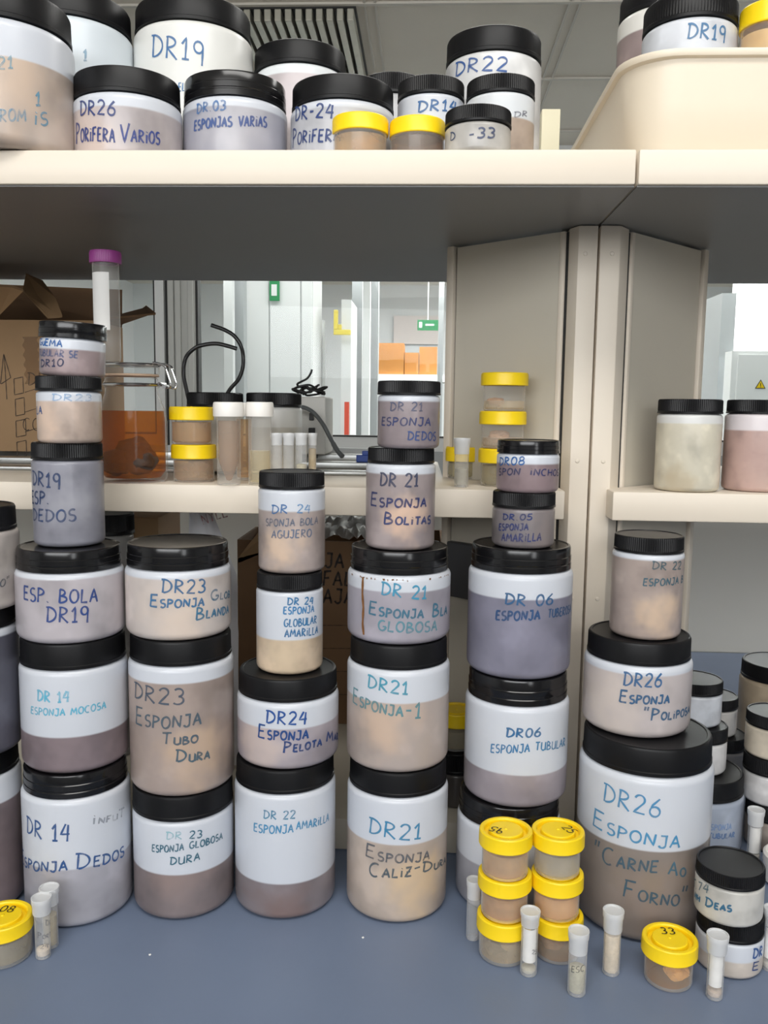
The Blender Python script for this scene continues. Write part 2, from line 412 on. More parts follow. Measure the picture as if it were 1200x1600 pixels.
def write_flat(parent, lines, name='handwriting', m=None):
    """lines: (text, origin, u, v, height, pen) on a plane"""
    bm = bmesh.new()
    for text, o, u, v, hh, pen in lines:
        o, u, v = Vector(o), Vector(u), Vector(v)
        strokes, w = layout(text, hh)
        for st in strokes: ribbon(bm, st, pen, lambda a, b: o + a * u + b * v)
    return link(name, bm, m or ink(BLACK), parent, 0)

# ------------------------------------------------------------------ jars
def lid_bm(R, h, gloss):
    bm = bmesh.new(); r2 = R - .0014
    if gloss:
        p = [(R * .5, .0002), (R, 0), (R, h * .22), (R * .988, h * .25), (R * .988, h * .3), (R * .996, h * .33), (R * .996, h * .55), (R * .985, h * .58), (R * .985, h * .9),
             (R * .97, h * .985), (R * .955, h), (R * .93, h), (R * .915, h - .0007), (0, h - .0007)]
        return lathe(bm, p, 96)
    p = [(R * .5, .0002), (R, 0), (R, h * .12), (R * .985, h * .15), (R * .99, h * .2, 1), (R * .985, h * .88, 1), (R * .965, h * .97), (R * .945, h),
         (R * .91, h), (R * .90, h - .0007), (0, h - .0007)]
    return lathe(bm, p, 200, rib=.0007)
def body_bm(R, h, seg=80):
    f = min(R * .16, h * .16); s = min(R * .13, h * .14)
    p = [(0, .0006), (R - f * 1.2, .0003), (R - f * .9, 0)]
    for i in range(1, 6):
        a = PI / 2 * i / 6; p.append((R - f + f * math.sin(a), f - f * math.cos(a)))
    p += [(R, f), (R, h - s)]
    for i in range(1, 6):
        a = PI / 2 * i / 6; p.append((R - s * .9 + s * .9 * math.cos(a), h - s + s * math.sin(a)))
    p += [(R - s, h), (R - s - .0002, h + .0004)]
    return lathe(bmesh.new(), p, seg)
JN = [0]
GAPS = {}
def jar(label, xl, xr, yb, yl, yt, ll, lr, low, fillpx=None, z0=0.0006, dist=None, prev=None, R=None, top=WH, blob=None, blob_at=(0, .3),
        lines=(), gloss=False, group=None, edge=None, hb=None, hl=None, tilt=None, lidR=None, name='specimen_jar'):
    JN[0] += 1
    ym = (yb + yl) / 2 if yb else yl + 40
    if edge:                                      # only one side is in the frame: radius and distance are known
        side, xe = edge; a = azim(xe, ym); al = math.asin(R / dist); az = a - al if side == 'r' else a + al
        c = Vector((dist * math.sin(az), dist * math.cos(az), z0)); d = dist
    else:
        c, R, d = solve(xl, xr, yb, ym, z0, dist, prev, R)
    xc = (xl + xr) / 2
    RL = lidR if lidR else R * (lr - ll) / (xr - xl)
    if hb is None: hb = zat(xc, yl, d - RL) - z0
    if hl is None: hl = zat(xc, yt, d - RL) - z0 - hb
    root = thing(name, c, label, 'jar', group)
    if tilt: root.rotation_euler = tilt
    fill = 9 if fillpx == 'none' else (hb * 2 if fillpx is None else zat(xc, fillpx, d - R) - z0)
    if fillpx == 'none': fill = -1
    b = link('body', body_bm(R, hb), body_mat(top, low, fill, blob, JN[0], blob_at, hb, R), root)
    link('lid', lid_bm(RL, hl, gloss), M_GLOSS if gloss else M_LID, root, 30, (0, 0, hb + .0004))
    if lines: write_round(b, c, R, lines, z0)
    return dict(root=root, body=b, c=c, R=R, d=d, top=z0 + hb + hl + .0005, RL=RL, hb=hb, hl=hl)

def wl(text, x0, y0, x1, y1, h, c=BLUE, fade=.15): return (text, x0, y0, x1, y1, h, c, fade)

def cup(label, xl, xr, yb, yl, yt, ll, lr, z0=0.0006, dist=None, prev=None, R=None, liq=(196, 170, 130), opac=.55, fill=.8, spec=None, mark=None, group=None, hb=None, hl=None, clear=None):
    ym = (yb + yl) / 2
    c, R, d = solve(xl, xr, yb, ym, z0, dist, prev, R); xc = (xl + xr) / 2
    RL = R * (lr - ll) / (xr - xl)
    if hb is None: hb = zat(xc, yl, d - RL) - z0
    if hl is None: hl = zat(xc, yt, d - RL) - z0 - hb
    root = thing('specimen_cup', c, label, 'specimen cup', group)
    f = R * .1
    bm = lathe(bmesh.new(), [(0, .0012), (R * .8, .0012), (R * .84, 0), (R - f, 0), (R - f * .3, f * .3), (R, f), (R, hb + hl * .35), (R * .9, hb + hl * .4)], 64)
    link('body', bm, clear or M_CLEAR, root)
    ri = R * .965
    bm = lathe(bmesh.new(), [(0, .002), (ri * .9, .002), (ri, .004), (ri, hb * fill), (ri * .9, hb * fill + .0003), (0, hb * fill + .0003)], 48)
    lq = link('contents', bm, liquid('preserving_liquid_%s_%s' % (liq, opac), liq, opac), root)
    if spec:
        for i, (sx, sy, sz, r, colr) in enumerate(spec):
            bm = lump(bmesh.new(), (sx * R, sy * R, max(sz * hb + .002, r[2] * R * 1.5 + .003)), (r[0] * R, r[1] * R, r[2] * R), 3.1 * i + xl)
            link('specimen', bm, mat('specimen_%s' % (colr,), lin(colr), .8, noise_amt=.3, noise_scale=200, bump=.5, bump_scale=300), root)
    z = hb + .0002; h = hl
    p = [(RL * .86, z), (RL * .985, z), (RL, z + h * .06), (RL, z + h * .1, 1), (RL, z + h * .78, 1), (RL * .985, z + h * .93), (RL * .95, z + h), (RL * .84, z + h),
         (RL * .80, z + h - .0012), (RL * .78, z + h - .0045), (RL * .66, z + h - .0045), (RL * .63, z + h - .0010), (RL * .60, z + h - .0004), (RL * .06, z + h - .0004),
         (RL * .05, z + h + .0004), (0, z + h + .0005)]
    l = link('lid', lathe(bmesh.new(), p, 120, rib=.0004), M_YEL, root, 30)
    if mark:
        t, ang, s = mark; u = Vector((math.cos(ang), math.sin(ang), 0)); v = Vector((-u.y, u.x, 0))
        strokes, w = layout(t, s)
        o = Vector((0, RL * .18, z + h + .0002)) - u * w / 2
        if abs(ang) > .5: o = Vector((RL * .25, -RL * .1, z + h + .0002)) - u * w / 2
        if abs(ang) > 2: o = Vector((-RL * .25, 0, z + h + .0002)) - u * w / 2
        write_flat(l, [(t, o, u, v, s, .0011)])
    return dict(root=root, c=c, R=R, d=d, RL=RL, top=z0 + hb + hl + .0004, hb=hb, hl=hl)

def vial(label, xl, xr, yb, yl, yt, ll, lr, z0=0.0006, dist=None, R=None, stuffcol=(214, 208, 196), fill=.3, paper=False, scrib=None, group=None, hb=None, hl=None, away=0.0):
    ym = (yb + yl) / 2
    c, R, d = solve(xl, xr, yb, ym, z0, dist, None, R); xc = (xl + xr) / 2
    RL = R * (lr - ll) / (xr - xl)
    if hb is None: hb = zat(xc, yl, d - R) - z0
    if hl is None: hl = zat(xc, yt, d - RL) - z0 - hb
    root = thing('sample_vial', c, label, 'vial', group)
    bm = lathe(bmesh.new(), [(0, .002), (R * .6, .002), (R * .7, 0), (R * .95, 0), (R, R * .12), (R, hb + hl * .3), (R * .85, hb + hl * .3)], 40)
    b = link('tube', bm, M_FROST, root)
    ri = R * .9
    if fill:
        bm = lathe(bmesh.new(), [(0, .0025), (ri * .9, .0025), (ri, .004), (ri, hb * fill), (ri * .5, hb * fill + .001), (0, hb * fill + .0012)], 32)
        link('contents', bm, mat('vial_contents_%s' % (stuffcol,), lin(stuffcol), .8, noise_amt=.25, noise_scale=250, bump=.4, bump_scale=400), root)
    if paper:
        bm = bmesh.new(); rp = R * .84; n = 20; prev_ = None
        for i in range(n + 1):
            a = math.radians(-80 + 160 * i / n)
            q = (bm.verts.new((rp * math.sin(a), -rp * math.cos(a), hb * .28)), bm.verts.new((rp * math.sin(a), -rp * math.cos(a), hb * .96)))
            if prev_: bm.faces.new((prev_[0], q[0], q[1], prev_[1]))
            prev_ = q
        link('paper_slip', bm, M_PAPER, root)
    h = hl; z = hb
    p = [(R * .8, z), (RL * .86, z), (RL * .88, z + h * .05), (RL * .9, z + h * .55), (RL * .97, z + h * .68), (RL, z + h * .98), (RL * .985, z + h), (RL * .9, z + h), (RL * .87, z + h - .0016), (0, z + h - .0016)]
    link('cap', lathe(bmesh.new(), p, 48), M_CAP, root)
    if scrib: write_round(b, c, R, scrib, z0, 1.4)
    return dict(root=root, c=c, R=R, d=d, RL=RL)

# ================================================================== setting
ZU0, ZU1, YU = .7045, .7355, .80          # upper shelf
ZM0, ZM1, YM = .3925, .4235, .93          # middle shelf
YB = 1.40; XJ = .18                       # shelf backs, joint between the two units
YW = 4.5; ZC = 1.8; ZF = -.9
def BX(name, x0, x1, y0, y1, z0, z1, m, parent=None, bev=0.0): return struct(name, box(bmesh.new(), x0, x1, y0, y1, z0, z1, bev), m, parent)
BX('floor', -3.2, 4.2, -2.6, 9.6, ZF - .05, ZF, mat('grey_floor', lin((120, 120, 120)), .5, noise_amt=.06, noise_scale=2))
# ceiling: flat metal tiles with raised seams
bm = box(bmesh.new(), -3.2, 4.2, -2.6, 9.6, ZC, ZC + .05)
struct('ceiling', bm, M_CEIL)
xs = [atZ(578, 60, ZC).x, atZ(868, 66, ZC).x]; tw = xs[1] - xs[0]; ys = [atZ(760, 2, ZC).y, atZ(900, 121, ZC).y]; tl = ys[1] - ys[0]
bm = bmesh.new()
for i in range(-3, 5):
    for dx in (0, .035): box(bm, xs[0] + i * tw + dx - .004, xs[0] + i * tw + dx + .004, 1.2, 4.5, ZC - .006, ZC - .0005)
for j in range(-2, 3):
    box(bm, -3.2, 4.2, ys[0] + j * tl - .008, ys[0] + j * tl + .008, ZC - .008, ZC - .0005)
struct('trim_1', bm, M_SEAM)
BX('wall_front', -3.2, 4.2, -2.6, -2.5, ZF, ZC, mat('grey_wall_paint', lin((190, 192, 194)), .6))
BX('wall_left', -3.25, -3.2, -2.6, 9.6, ZF, ZC, M_WHITE)
BX('wall_right', 4.2, 4.25, -2.6, 9.6, ZF, ZC, M_WHITE)
ZS = atY(560, 704, YW).z
BX('wall_back', -3.2, 4.2, YW, YW + .1, ZF, ZS, M_GREYP)
# glazed partition on the low wall: posts, gaskets, panes
def pxX(px, Y=YW, py=560): return atY(px, py, Y).x
def window(n, xa, xb):
    x0, x1 = pxX(xa), pxX(xb); f = .05
    bm = bmesh.new()
    box(bm, x0, x1, YW + .01, YW + .08, ZS, ZS + .07); box(bm, x0, x1, YW + .01, YW + .08, ZC - .05, ZC)
    w = struct('window_%d' % n, bm, M_WHITE)
    bm = box(bmesh.new(), x0, x1, YW + .005, YW + .07, ZS + .07, ZS + .078)
    box(bm, x0, x0 + .012, YW + .005, YW + .07, ZS + .078, ZC - .05); box(bm, x1 - .012, x1, YW + .005, YW + .07, ZS + .078, ZC - .05)
    link('gasket', bm, M_DARK, w, 0)
    bm = box(bmesh.new(), x0 + .012, x1 - .012, YW + .03, YW + .036, ZS + .078, ZC - .05)
    link('pane', bm, M_PANE, w, 0)
    return w
window(1, -330, 244); window(2, 306, 735); window(3, 760, 1540)
def fluted(name, xa, xb):
    x0, x1 = pxX(xa), pxX(xb); w = x1 - x0
    bm = box(bmesh.new(), x0, x1, YW, YW + .1, ZS, ZC)
    for k in (.05, .3, .75): box(bm, x0 + w * k, x0 + w * (k + .2), YW - .02, YW, ZS, ZC, .004)
    struct(name, bm, mat('grey_aluminium_post', lin((205, 206, 202)), .45))
fluted('trim_2', 263, 306)
BX('trim_3', pxX(244), pxX(258), YW - .01, YW + .1, ZS, ZC, M_WHITE)
BX('trim_4', pxX(258), pxX(263), YW + .02, YW + .1, ZS, ZC, M_DARK)
BX('trim_5', pxX(735), pxX(760), YW - .01, YW + .1, ZS, ZC, M_WHITE)
BX('wall_far', -3.2, 4.2, 9.5, 9.6, ZF, ZC, mat('pale_wall_paint', lin((226, 229, 230)), .6))

# ---- ceiling louvre above the upper shelf
a, b = atZ(372, 30, ZC).x, atZ(560, 30, ZC).x
t = thing('ceiling_louvre', ((a + b) / 2, 3.3, ZC), 'slatted metal louvre set into the grey ceiling above the upper shelf', 'ceiling louvre')
w = b - a; y0, y1 = ys[0] + .01 - 3.3, 4.2 - 3.3
link('recess', box(bmesh.new(), -w / 2, w / 2, y0, y1, -.012, -.002), M_DARK, t, 0)
n = 12
for i in range(n):
    x = -w / 2 + w * (i + .5) / n
    bm = bmesh.new()
    prism(bm, [(x - .011, y0), (x + .011, y0), (x + .011, y1), (x - .011, y1)], -.05, -.012, .003)
    link('slat', bm, mat('louvre_slat', lin((196, 194, 182)), .35, .5, noise_amt=.1), t, 0)

# ================================================================== bench and shelving
t = thing('lab_bench', (0, .45, ZF), 'slate blue laboratory bench carrying the stacked jars', 'bench')
yb2 = atZ(1150, 1020, 0).y
link('worktop', box(bmesh.new(), -1.7, 1.9, 0, yb2 - .45, .87, .9, .003), M_BENCH, t, 0)
link('cabinet', box(bmesh.new(), -1.7, 1.9, .06, yb2 - .45, .06, .8695), M_PANEL, t, 0)
link('plinth', box(bmesh.new(), -1.7, 1.9, .12, yb2 - .48, 0, .0595), M_DARK, t, 0)
link('back_panel', box(bmesh.new(), -1.7, 1.9, yb2 - .448, yb2 - .42, .9005, .9 + .30), M_BACK, t, 0)

def unit(side):
    s = -1 if side == 'L' else 1
    lab = ('cream metal shelving unit left of the twin posts, loaded with jars' if s < 0 else 'cream metal shelving unit right of the twin posts, holding the deep tray')
    t = thing('shelving_unit', (XJ + s * .03, .96, 0), lab, 'shelving')
    ox, oy = XJ + s * .03, .96
    def pr(name, pts, z0, z1, m, bev=0.0):
        bm = prism(bmesh.new(), [(x - ox, y - oy) for x, y in pts], z0, z1, bev); return link(name, bm, m, t, 30 if bev else 0)
    # panel corners seen under the upper shelf
    if s < 0: p0, p1 = atZ(889, 356, ZU0), atZ(715, 383, ZU0); p2 = atZ(705, 385, ZU0)
    else: p0, p1 = atZ(985, 357, ZU0), atZ(1096, 388, ZU0); p2 = atZ(1111, 390, ZU0)
    ps = atZ(905 if s < 0 else 971, 351, ZU0)
    far = -1.25 if s < 0 else 1.5
    j = XJ + s * .0012
    pr('upper_shelf', [(far, YU), (j, YU), (j, YB), (far, YB)], ZU0 + .0012, ZU1, M_CREAM, .0018)
    pr('underside_shade_sheet', [(far, YU + .004), (j, YU + .004), (j, YB - .004), (far, YB - .004)], ZU0, ZU0 + .0011, M_UNDER)  # added dark sheet that stands for the shade under the cream shelf
    yf = ps.y
    pr('post', [(j, yf), (ps.x, yf), (p0.x - s * .001, p0.y), (p0.x - s * .001, p0.y + .06), (j, p0.y + .06)], .0385 if s < 0 else .001, ZU0 - .0008, M_CREAM, .001)
    d = Vector((p1.x - p0.x, p1.y - p0.y, 0)).normalized(); nrm = Vector((-d.y, d.x, 0))
    if nrm.y < 0: nrm = -nrm
    def quad(a, b, th): return [(a.x, a.y), (b.x, b.y), (b.x + nrm.x * th, b.y + nrm.y * th), (a.x + nrm.x * th, a.y + nrm.y * th)]
    a = p0 + d * .0105; zb = .0385 if s < 0 else .001
    pr('side_panel', quad(a, p1, .018), zb, ZU0 - .003, M_PANEL)
    pr('seam_strip', quad(p0 + d * .0008 + nrm * .002, p0 + d * .0040 + nrm * .002, .01), zb, ZU0 - .004, M_DARK)
    pr('panel_trim', quad(p0 + d * .0041 - nrm * .001, p0 + d * .0103 - nrm * .001, .018), zb, ZU0 - .003, M_CREAM, .001)
    pr('seam_strip', quad(p1 + d * .0002 + nrm * .003, p1 + d * .0030 + nrm * .003, .01), zb, ZU0 - .004, M_DARK)
    e0 = p1 + d * .0032 - nrm * .004; e1 = p2 - nrm * .004
    e1 = Vector((e1.x, e0.y + (p2.y - p1.y) * 1.0, 0))
    pr('panel_trim', quad(e0, e0 + d * .010, .03), zb, ZU0 - .001, M_CREAM, .001)
    if s < 0:
        xe = atY(883, 767, YM).x
        pts = [(far, YM), (xe, YM), (xe, p0.y - .004 - (xe - p0.x) * 0), (p0.x - .003, p0.y - .002), (p1.x - .014, p1.y + .008), (p1.x - .014, YB), (far, YB)]
    else:
        xe = atY(958, 769, YM).x
        pts = [(xe, YM), (far, YM), (far, YB), (p1.x + .014, YB), (p1.x + .014, p1.y + .008), (p0.x + .003, p0.y - .002), (xe, p0.y - .004)]
    pr('middle_shelf', pts, ZM0, ZM1, M_CREAM, .0018)
    if s < 0:
        pr('lower_board', [(far, .95), (XJ - .01, .95), (XJ - .01, YB), (far, YB)], .0005, .038, M_PANEL, .0018)
        for (ya, yb_, z) in ((1.085, 1.12, .005), (1.20, 1.235, .009), (1.33, 1.36, .013)):
            pr('rail', [(far, ya), (p1.x - .03, ya), (p1.x - .03, yb_), (far, yb_)], ZM1 + .0003, ZM1 + z, M_ALU, .0015)
        pr('back_upstand', [(far, YB - .015), (p1.x - .03, YB - .015), (p1.x - .03, YB), (far, YB)], ZM1 + .0003, ZM1 + .02, M_GREYP)
    for pz in (ZU0 - .03, ZM1 + .03, .3):
        bm = lathe(bmesh.new(), [(0, 0), (.0024, 0), (.0018, .0006), (0, .0008)], 16)
        bmesh.ops.rotate(bm, verts=bm.verts, cent=(0, 0, 0), matrix=Matrix.Rotation(PI / 2, 3, 'X'))
        link('rivet', bm, M_CREAM, t, 0, (XJ + s * .014 - ox, yf - .0002 - oy, pz))
    return dict(p0=p0, p1=p1, d=d, n=nrm)
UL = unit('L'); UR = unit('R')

# switch plates on the splayed panels below the middle shelf
def plate(u, t0, t1, za, zb, label, dot):
    a = u['p0'] + u['d'] * t0; b = u['p0'] + u['d'] * t1
    c = (a + b) / 2; c.z = (za + zb) / 2
    ang = math.atan2(u['d'].y, u['d'].x)
    t = thing('switch_plate', c - u['n'] * .0002, label, 'switch plate'); t.rotation_euler = (0, 0, ang)
    hw = (t1 - t0) / 2; hh = (zb - za) / 2
    sgn = -1 if (Matrix.Rotation(ang, 3, 'Z') @ Vector((0, 1, 0))).dot(u['n']) > 0 else 1
    y0, y1 = sorted((sgn * .0002, sgn * .010))
    link('plate', box(bmesh.new(), -hw, hw, y0, y1, -hh, hh, .002), M_CHAR, t, 0)
    if dot:
        bm = lathe(bmesh.new(), [(0, 0), (.0125, 0), (.0125, .006), (.011, .009), (0, .010)], 40)
        bmesh.ops.rotate(bm, verts=bm.verts, cent=(0, 0, 0), matrix=Matrix.Rotation(-sgn * PI / 2, 3, 'X'))
        link('push_button', bm, M_RED, t, 30, (.010, sgn * .0105, .004))
    return t
plate(UR, .058, .128, zat(1075, 938, 1.12), zat(1075, 857, 1.12), 'charcoal switch plate with a red button on the right splayed panel', True)
plate(UL, .105, .155, zat(720, 930, 1.08), zat(720, 845, 1.08), 'dark switch plate low on the left splayed panel, behind the stacks', False)

# ================================================================== the seven stacks on the bench
def stack(rows):
    z = 0.0006; prev = None; out = []
    for r in rows:
        r.setdefault('prev', prev)
        j = jar(z0=z, **r); z = j['top']; prev = j['d']; out.append(j)
    return out
def J(label, geo, low, fill, **k): return dict(label=label, xl=geo[0], xr=geo[1], yb=geo[2], yl=geo[3], yt=geo[4], ll=geo[5], lr=geo[6], low=low, fillpx=fill, **k)
# leftmost stack, cut by the frame
stack([
 J('jar of mauve liquid at the left frame edge, bottom of the leftmost stack', (-125, 39, 1440, 1223, 1185, -120, 38), (118, 102, 106), 1268),
 J('dark slate filled jar at the left frame edge, middle of the leftmost stack', (-130, 34, 1195, 990, 958, -125, 33), (84, 84, 98), 1003),
 J('pale beige filled jar at the left frame edge, top of the leftmost stack', (-132, 33, 962, 835, 797, -127, 31), (178, 168, 162), None, lines=[wl('O"', 0, 918, 14, 911, 11, GREY, .3)]),
])
stack([
 J('large jar marked DR14 Esponja Dedos, bottom of the second stack from the left', (36.4, 207, 1451.7, 1248, 1213, 39.6, 201.7), (164, 162, 172), 1358, gloss=True,
   lines=[wl('DR 14', 43, 1300, 109, 1313, 27), wl('Esponja', 36, 1346, 103, 1359, 23), wl('Dedos', 119, 1357, 192, 1338, 25), wl('InfuT', 144, 1288, 193, 1275, 14, (150, 155, 165), .45)]),
 J('half empty jar with faded teal writing, above the DR14 Dedos jar', (32, 201.7, 1211.6, 1047.6, 1008, 33, 199), (132, 115, 120), 1152,
   lines=[wl('DR 14', 59, 1095, 108, 1096, 17, (90, 185, 215), .3), wl('ESPONJA MOCOSA', 49, 1114, 165, 1106, 11, (85, 180, 210), .25)]),
 J('wide jar marked ESP. BOLA DR19 with glossy lid, in the second stack', (23.7, 195.7, 1008.6, 896.5, 863, 29, 194), (182, 174, 180), 906, gloss=True,
   lines=[wl('ESP. BOLA', 38, 936, 152, 939, 21, (40, 70, 135)), wl('DR19', 73, 971, 138, 970, 24, (40, 70, 135))]),
 J('slim grey jar marked DR19 ESP. DEDOS, standing on the ESP. BOLA jar', (50.4, 163.5, 856, 720, 693.5, 50, 163), (134, 134, 147), None, blob=(158, 158, 168), blob_at=(.5, .5),
   lines=[wl('DR19', 52, 757, 94, 762, 22, (45, 65, 105)), wl('ESP.', 51, 786, 77, 787, 19, (45, 65, 105)), wl('DEDOS', 53, 813, 118, 813.5, 18, (50, 72, 115), .3)]),
 J('small jar of peach coloured sponge, second from top of the second stack', (57, 159.6, 693.5, 611, 587.6, 55.5, 160.5), (182, 160, 146), 627, blob=(216, 186, 164), blob_at=(-.5, .4),
   lines=[wl('DR23', 82, 626, 142, 626, 10, (150, 180, 215), .5), wl('LA', 58, 647, 66, 647, 12)]),
 J('small tilted jar marked DR10, topmost of the second stack', (60, 163.5, 588.5, 527, 502, 58.5, 166), (152, 132, 134), 545, gloss=True, tilt=(0, math.radians(2.6), 0),
   lines=[wl('GuEMA', 61, 541, 95, 542, 10, (30, 95, 165), .1), wl('TUBULAR SE', 61, 558, 120, 558, 10, (75, 95, 140), .4), wl('DR10', 64, 575, 98, 572, 11, (45, 55, 90))]),
])
stack([
 J('jar marked DR23 Esponja Globosa Dura, bottom of the third stack', (209, 365.7, 1440, 1284.5, 1248, 207.4, 364), (128, 114, 114), 1367, blob=(150, 128, 122), blob_at=(.2, .55),
   lines=[wl('DR', 260, 1311, 284, 1310, 12, (150, 195, 205), .4), wl('23', 296, 1310, 315, 1308, 12, DTEAL, .2), wl('ESPONJA', 238, 1330, 287, 1328, 11, DTEAL), wl('GLOBOSA', 296, 1326, 347, 1310, 11, DTEAL), wl('DURA', 266, 1351, 312, 1343, 12, DTEAL)]),
 J('tall brownish jar marked DR23 Esponja Tubo Dura, middle of the third stack', (202.6, 365.7, 1248, 1042, 1005, 204, 362), (164, 145, 136), 1069, blob=(196, 166, 140), blob_at=(.6, .3),
   lines=[wl('DR23', 211, 1089, 287, 1100, 25, (75, 88, 105)), wl('Esponja', 213, 1130, 312, 1132, 28, (75, 95, 110)), wl('Tubo', 253, 1162, 307, 1160, 18, (75, 95, 110)), wl('Dura', 275, 1190, 326, 1185, 19, (75, 98, 112))]),
 J('wide jar marked DR23 Esponja Globosa Blanda with bare glossy lid, top of the third stack', (196, 361, 1004, 893, 857.6, 199, 358), (196, 184, 178), 906, gloss=True, blob=(216, 196, 180), blob_at=(.3, .3),
   lines=[wl('DR23', 253, 925, 320, 925, 21, (55, 105, 150)), wl('Esponja', 235, 947, 317, 946, 19, (55, 110, 155)), wl('Glob', 329, 938, 358, 933, 16, (55, 110, 140), .3), wl('Blanda', 306, 968, 356, 957, 19, (55, 115, 150))]),
])
stack([
 J('mostly white jar marked DR22 Esponja Amarilla, bottom of the fourth stack', (367.5, 523.5, 1440, 1242, 1207.6, 369.6, 521.4), (130, 120, 124), 1382, blob=(128, 104, 100), blob_at=(.1, .05),
   lines=[wl('DR 22', 412, 1278, 461, 1278, 13, TEAL, .25), wl('ESPONJA', 397, 1298, 458, 1300, 13, (60, 140, 185)), wl('AMARILLA', 463, 1296, 513, 1282, 13, (60, 140, 185), .25)]),
 J('wide jar marked DR24 Esponja Pelota, second in the fourth stack', (371, 528.7, 1206, 1098.7, 1065, 374, 527), (164, 154, 163), 1140, blob=(200, 180, 172), blob_at=(-.4, .35),
   lines=[wl('DR24', 416, 1129, 479, 1130, 20, (28, 78, 150), .05), wl('Esponja', 404, 1151, 480, 1154, 21, (30, 70, 130), .05), wl('Pelota', 443, 1175, 501, 1165, 17, (35, 65, 120)), wl('Mar', 510, 1159, 527, 1155, 16, (35, 65, 120))]),
 J('slim jar marked DR24 Esponja Globular Amarilla with tan filling, third in the fourth stack', (400.6, 504.4, 1056, 926, 901, 401.5, 504), (206, 180, 150), 1001, blob=(214, 190, 158), blob_at=(0, .25), prev=.88,
   lines=[wl('DR 24', 449, 945, 489, 943, 11, (40, 115, 165)), wl('ESPONJA', 443, 959, 490, 956, 11, (45, 125, 180)), wl('GLOBULAR', 444, 979, 494, 973, 12, (40, 115, 165)), wl('AMARILLA', 445, 995, 496, 989, 12, (40, 110, 160))]),
 J('slim jar marked DR24 Bola Agujero, top of the fourth stack', (403.7, 508, 898, 766, 740, 404.7, 507.5), (166, 150, 145), 800, blob=(218, 188, 162), blob_at=(-.2, .32),
   lines=[wl('DR', 425, 802, 449, 802, 13, (60, 110, 165)), wl('24', 464, 801, 484, 801, 13, (80, 140, 190), .35), wl('SPONJA BOLA', 416, 821, 496, 818, 11, (95, 108, 130), .3), wl('AGUJERO', 425, 840, 486, 838, 12, (95, 112, 140), .25)]),
])
S5 = stack([
 J('tan filled jar marked DR21 Esponja Caliz-Dura, bottom of the fifth stack', (542, 697.5, 1446, 1247.5, 1211.5, 545, 695), (178, 160, 146), 1321, blob=(218, 186, 146), blob_at=(.5, .3),
   lines=[wl('DR21', 577, 1300, 657, 1310, 25, (60, 135, 175)), wl('Esponja', 572, 1337, 669, 1342, 21, (95, 100, 108), .25), wl('Caliz-', 577, 1367, 656, 1364, 22, (80, 95, 105)), wl('Dura', 660, 1362, 695, 1348, 16, (80, 95, 105))]),
 J('jar marked DR21 Esponja-1 in teal, second in the fifth stack', (542, 700.6, 1211, 1048, 1012, 547.5, 698), (174, 158, 150), 1100, blob=(208, 178, 154), blob_at=(-.3, .5),
   lines=[wl('DR21', 575, 1073, 637, 1085, 20, (70, 155, 180)), wl('Esponja-1', 552, 1096, 657, 1121, 24, (95, 145, 155), .2)]),
 J('wide jar marked DR21 Globosa with rust drip and stained glossy lid, fifth stack', (543, 703, 1010.6, 899.7, 864, 549, 700.6), (158, 152, 164), 926, gloss=True,
   lines=[wl('DR 21', 596, 929, 666, 935, 20, (60, 150, 185)), wl('Esponja Bla', 577, 959, 697, 959, 20, (60, 115, 140)), wl('GLOBOSA', 591, 984, 682, 985, 16, (90, 145, 160), .25)]),
 J('slim jar marked DR21 Esponja Bolitas with pinkish sponge, standing on the rust stained lid', (571.5, 679.5, 861.5, 726, 701.6, 576, 680), (150, 136, 136), 741.5, blob=(222, 184, 158), blob_at=(.15, .4),
   lines=[wl('DR 21', 594, 758, 653, 760, 20, (65, 70, 95)), wl('Esponja', 580, 789, 664, 792, 20, (50, 58, 105)), wl('Bolitas', 600, 818, 671, 818, 18, (55, 68, 115))]),
 J('small jar marked DR21 Esponja Dedos, topmost of the fifth stack', (590, 687, 702.5, 617, 595, 591.6, 690.6), (138, 124, 128), 627,
   lines=[wl('DR 21', 610, 642, 660, 642, 13, (85, 92, 120), .3), wl('ESPONJA', 597, 664, 672, 665, 12, (50, 62, 110), .15), wl('DEDOS', 637, 687, 680, 688, 13, (50, 75, 130), .15)]),
])
# the rust drip on the third jar of that stack
gj = S5[2]; bm = bmesh.new(); R_ = gj['R'] + .0004
def on_wall(th, z): return Vector((R_ * math.sin(th), -R_ * math.cos(th), z))
th0 = math.asin(max(-1, min(1, (571 - 623) / 80.0)))
pts = [(th0 * R_, gj['hb'] - .004), (th0 * R_ - .0005, gj['hb'] - .02), (th0 * R_ + .0010, gj['hb'] - .034), (th0 * R_ + .0002, gj['hb'] - .05), (th0 * R_ + .0018, .008)]
ribbon(bm, pts, .0026, lambda s, z: on_wall(s / R_, z))
for k in range(26):
    a = random.uniform(-1.2, 1.3) * R_; ln = random.uniform(.001, .003)
    zt_ = gj['hb'] - .0028 - random.uniform(0, .001)
    ribbon(bm, [(a, zt_), (a + .0004, zt_ - ln * .6)], random.uniform(.0006, .002), lambda s, z: on_wall(s / R_, z))
link('rust_drip', bm, M_RUST, gj['body'], 0)

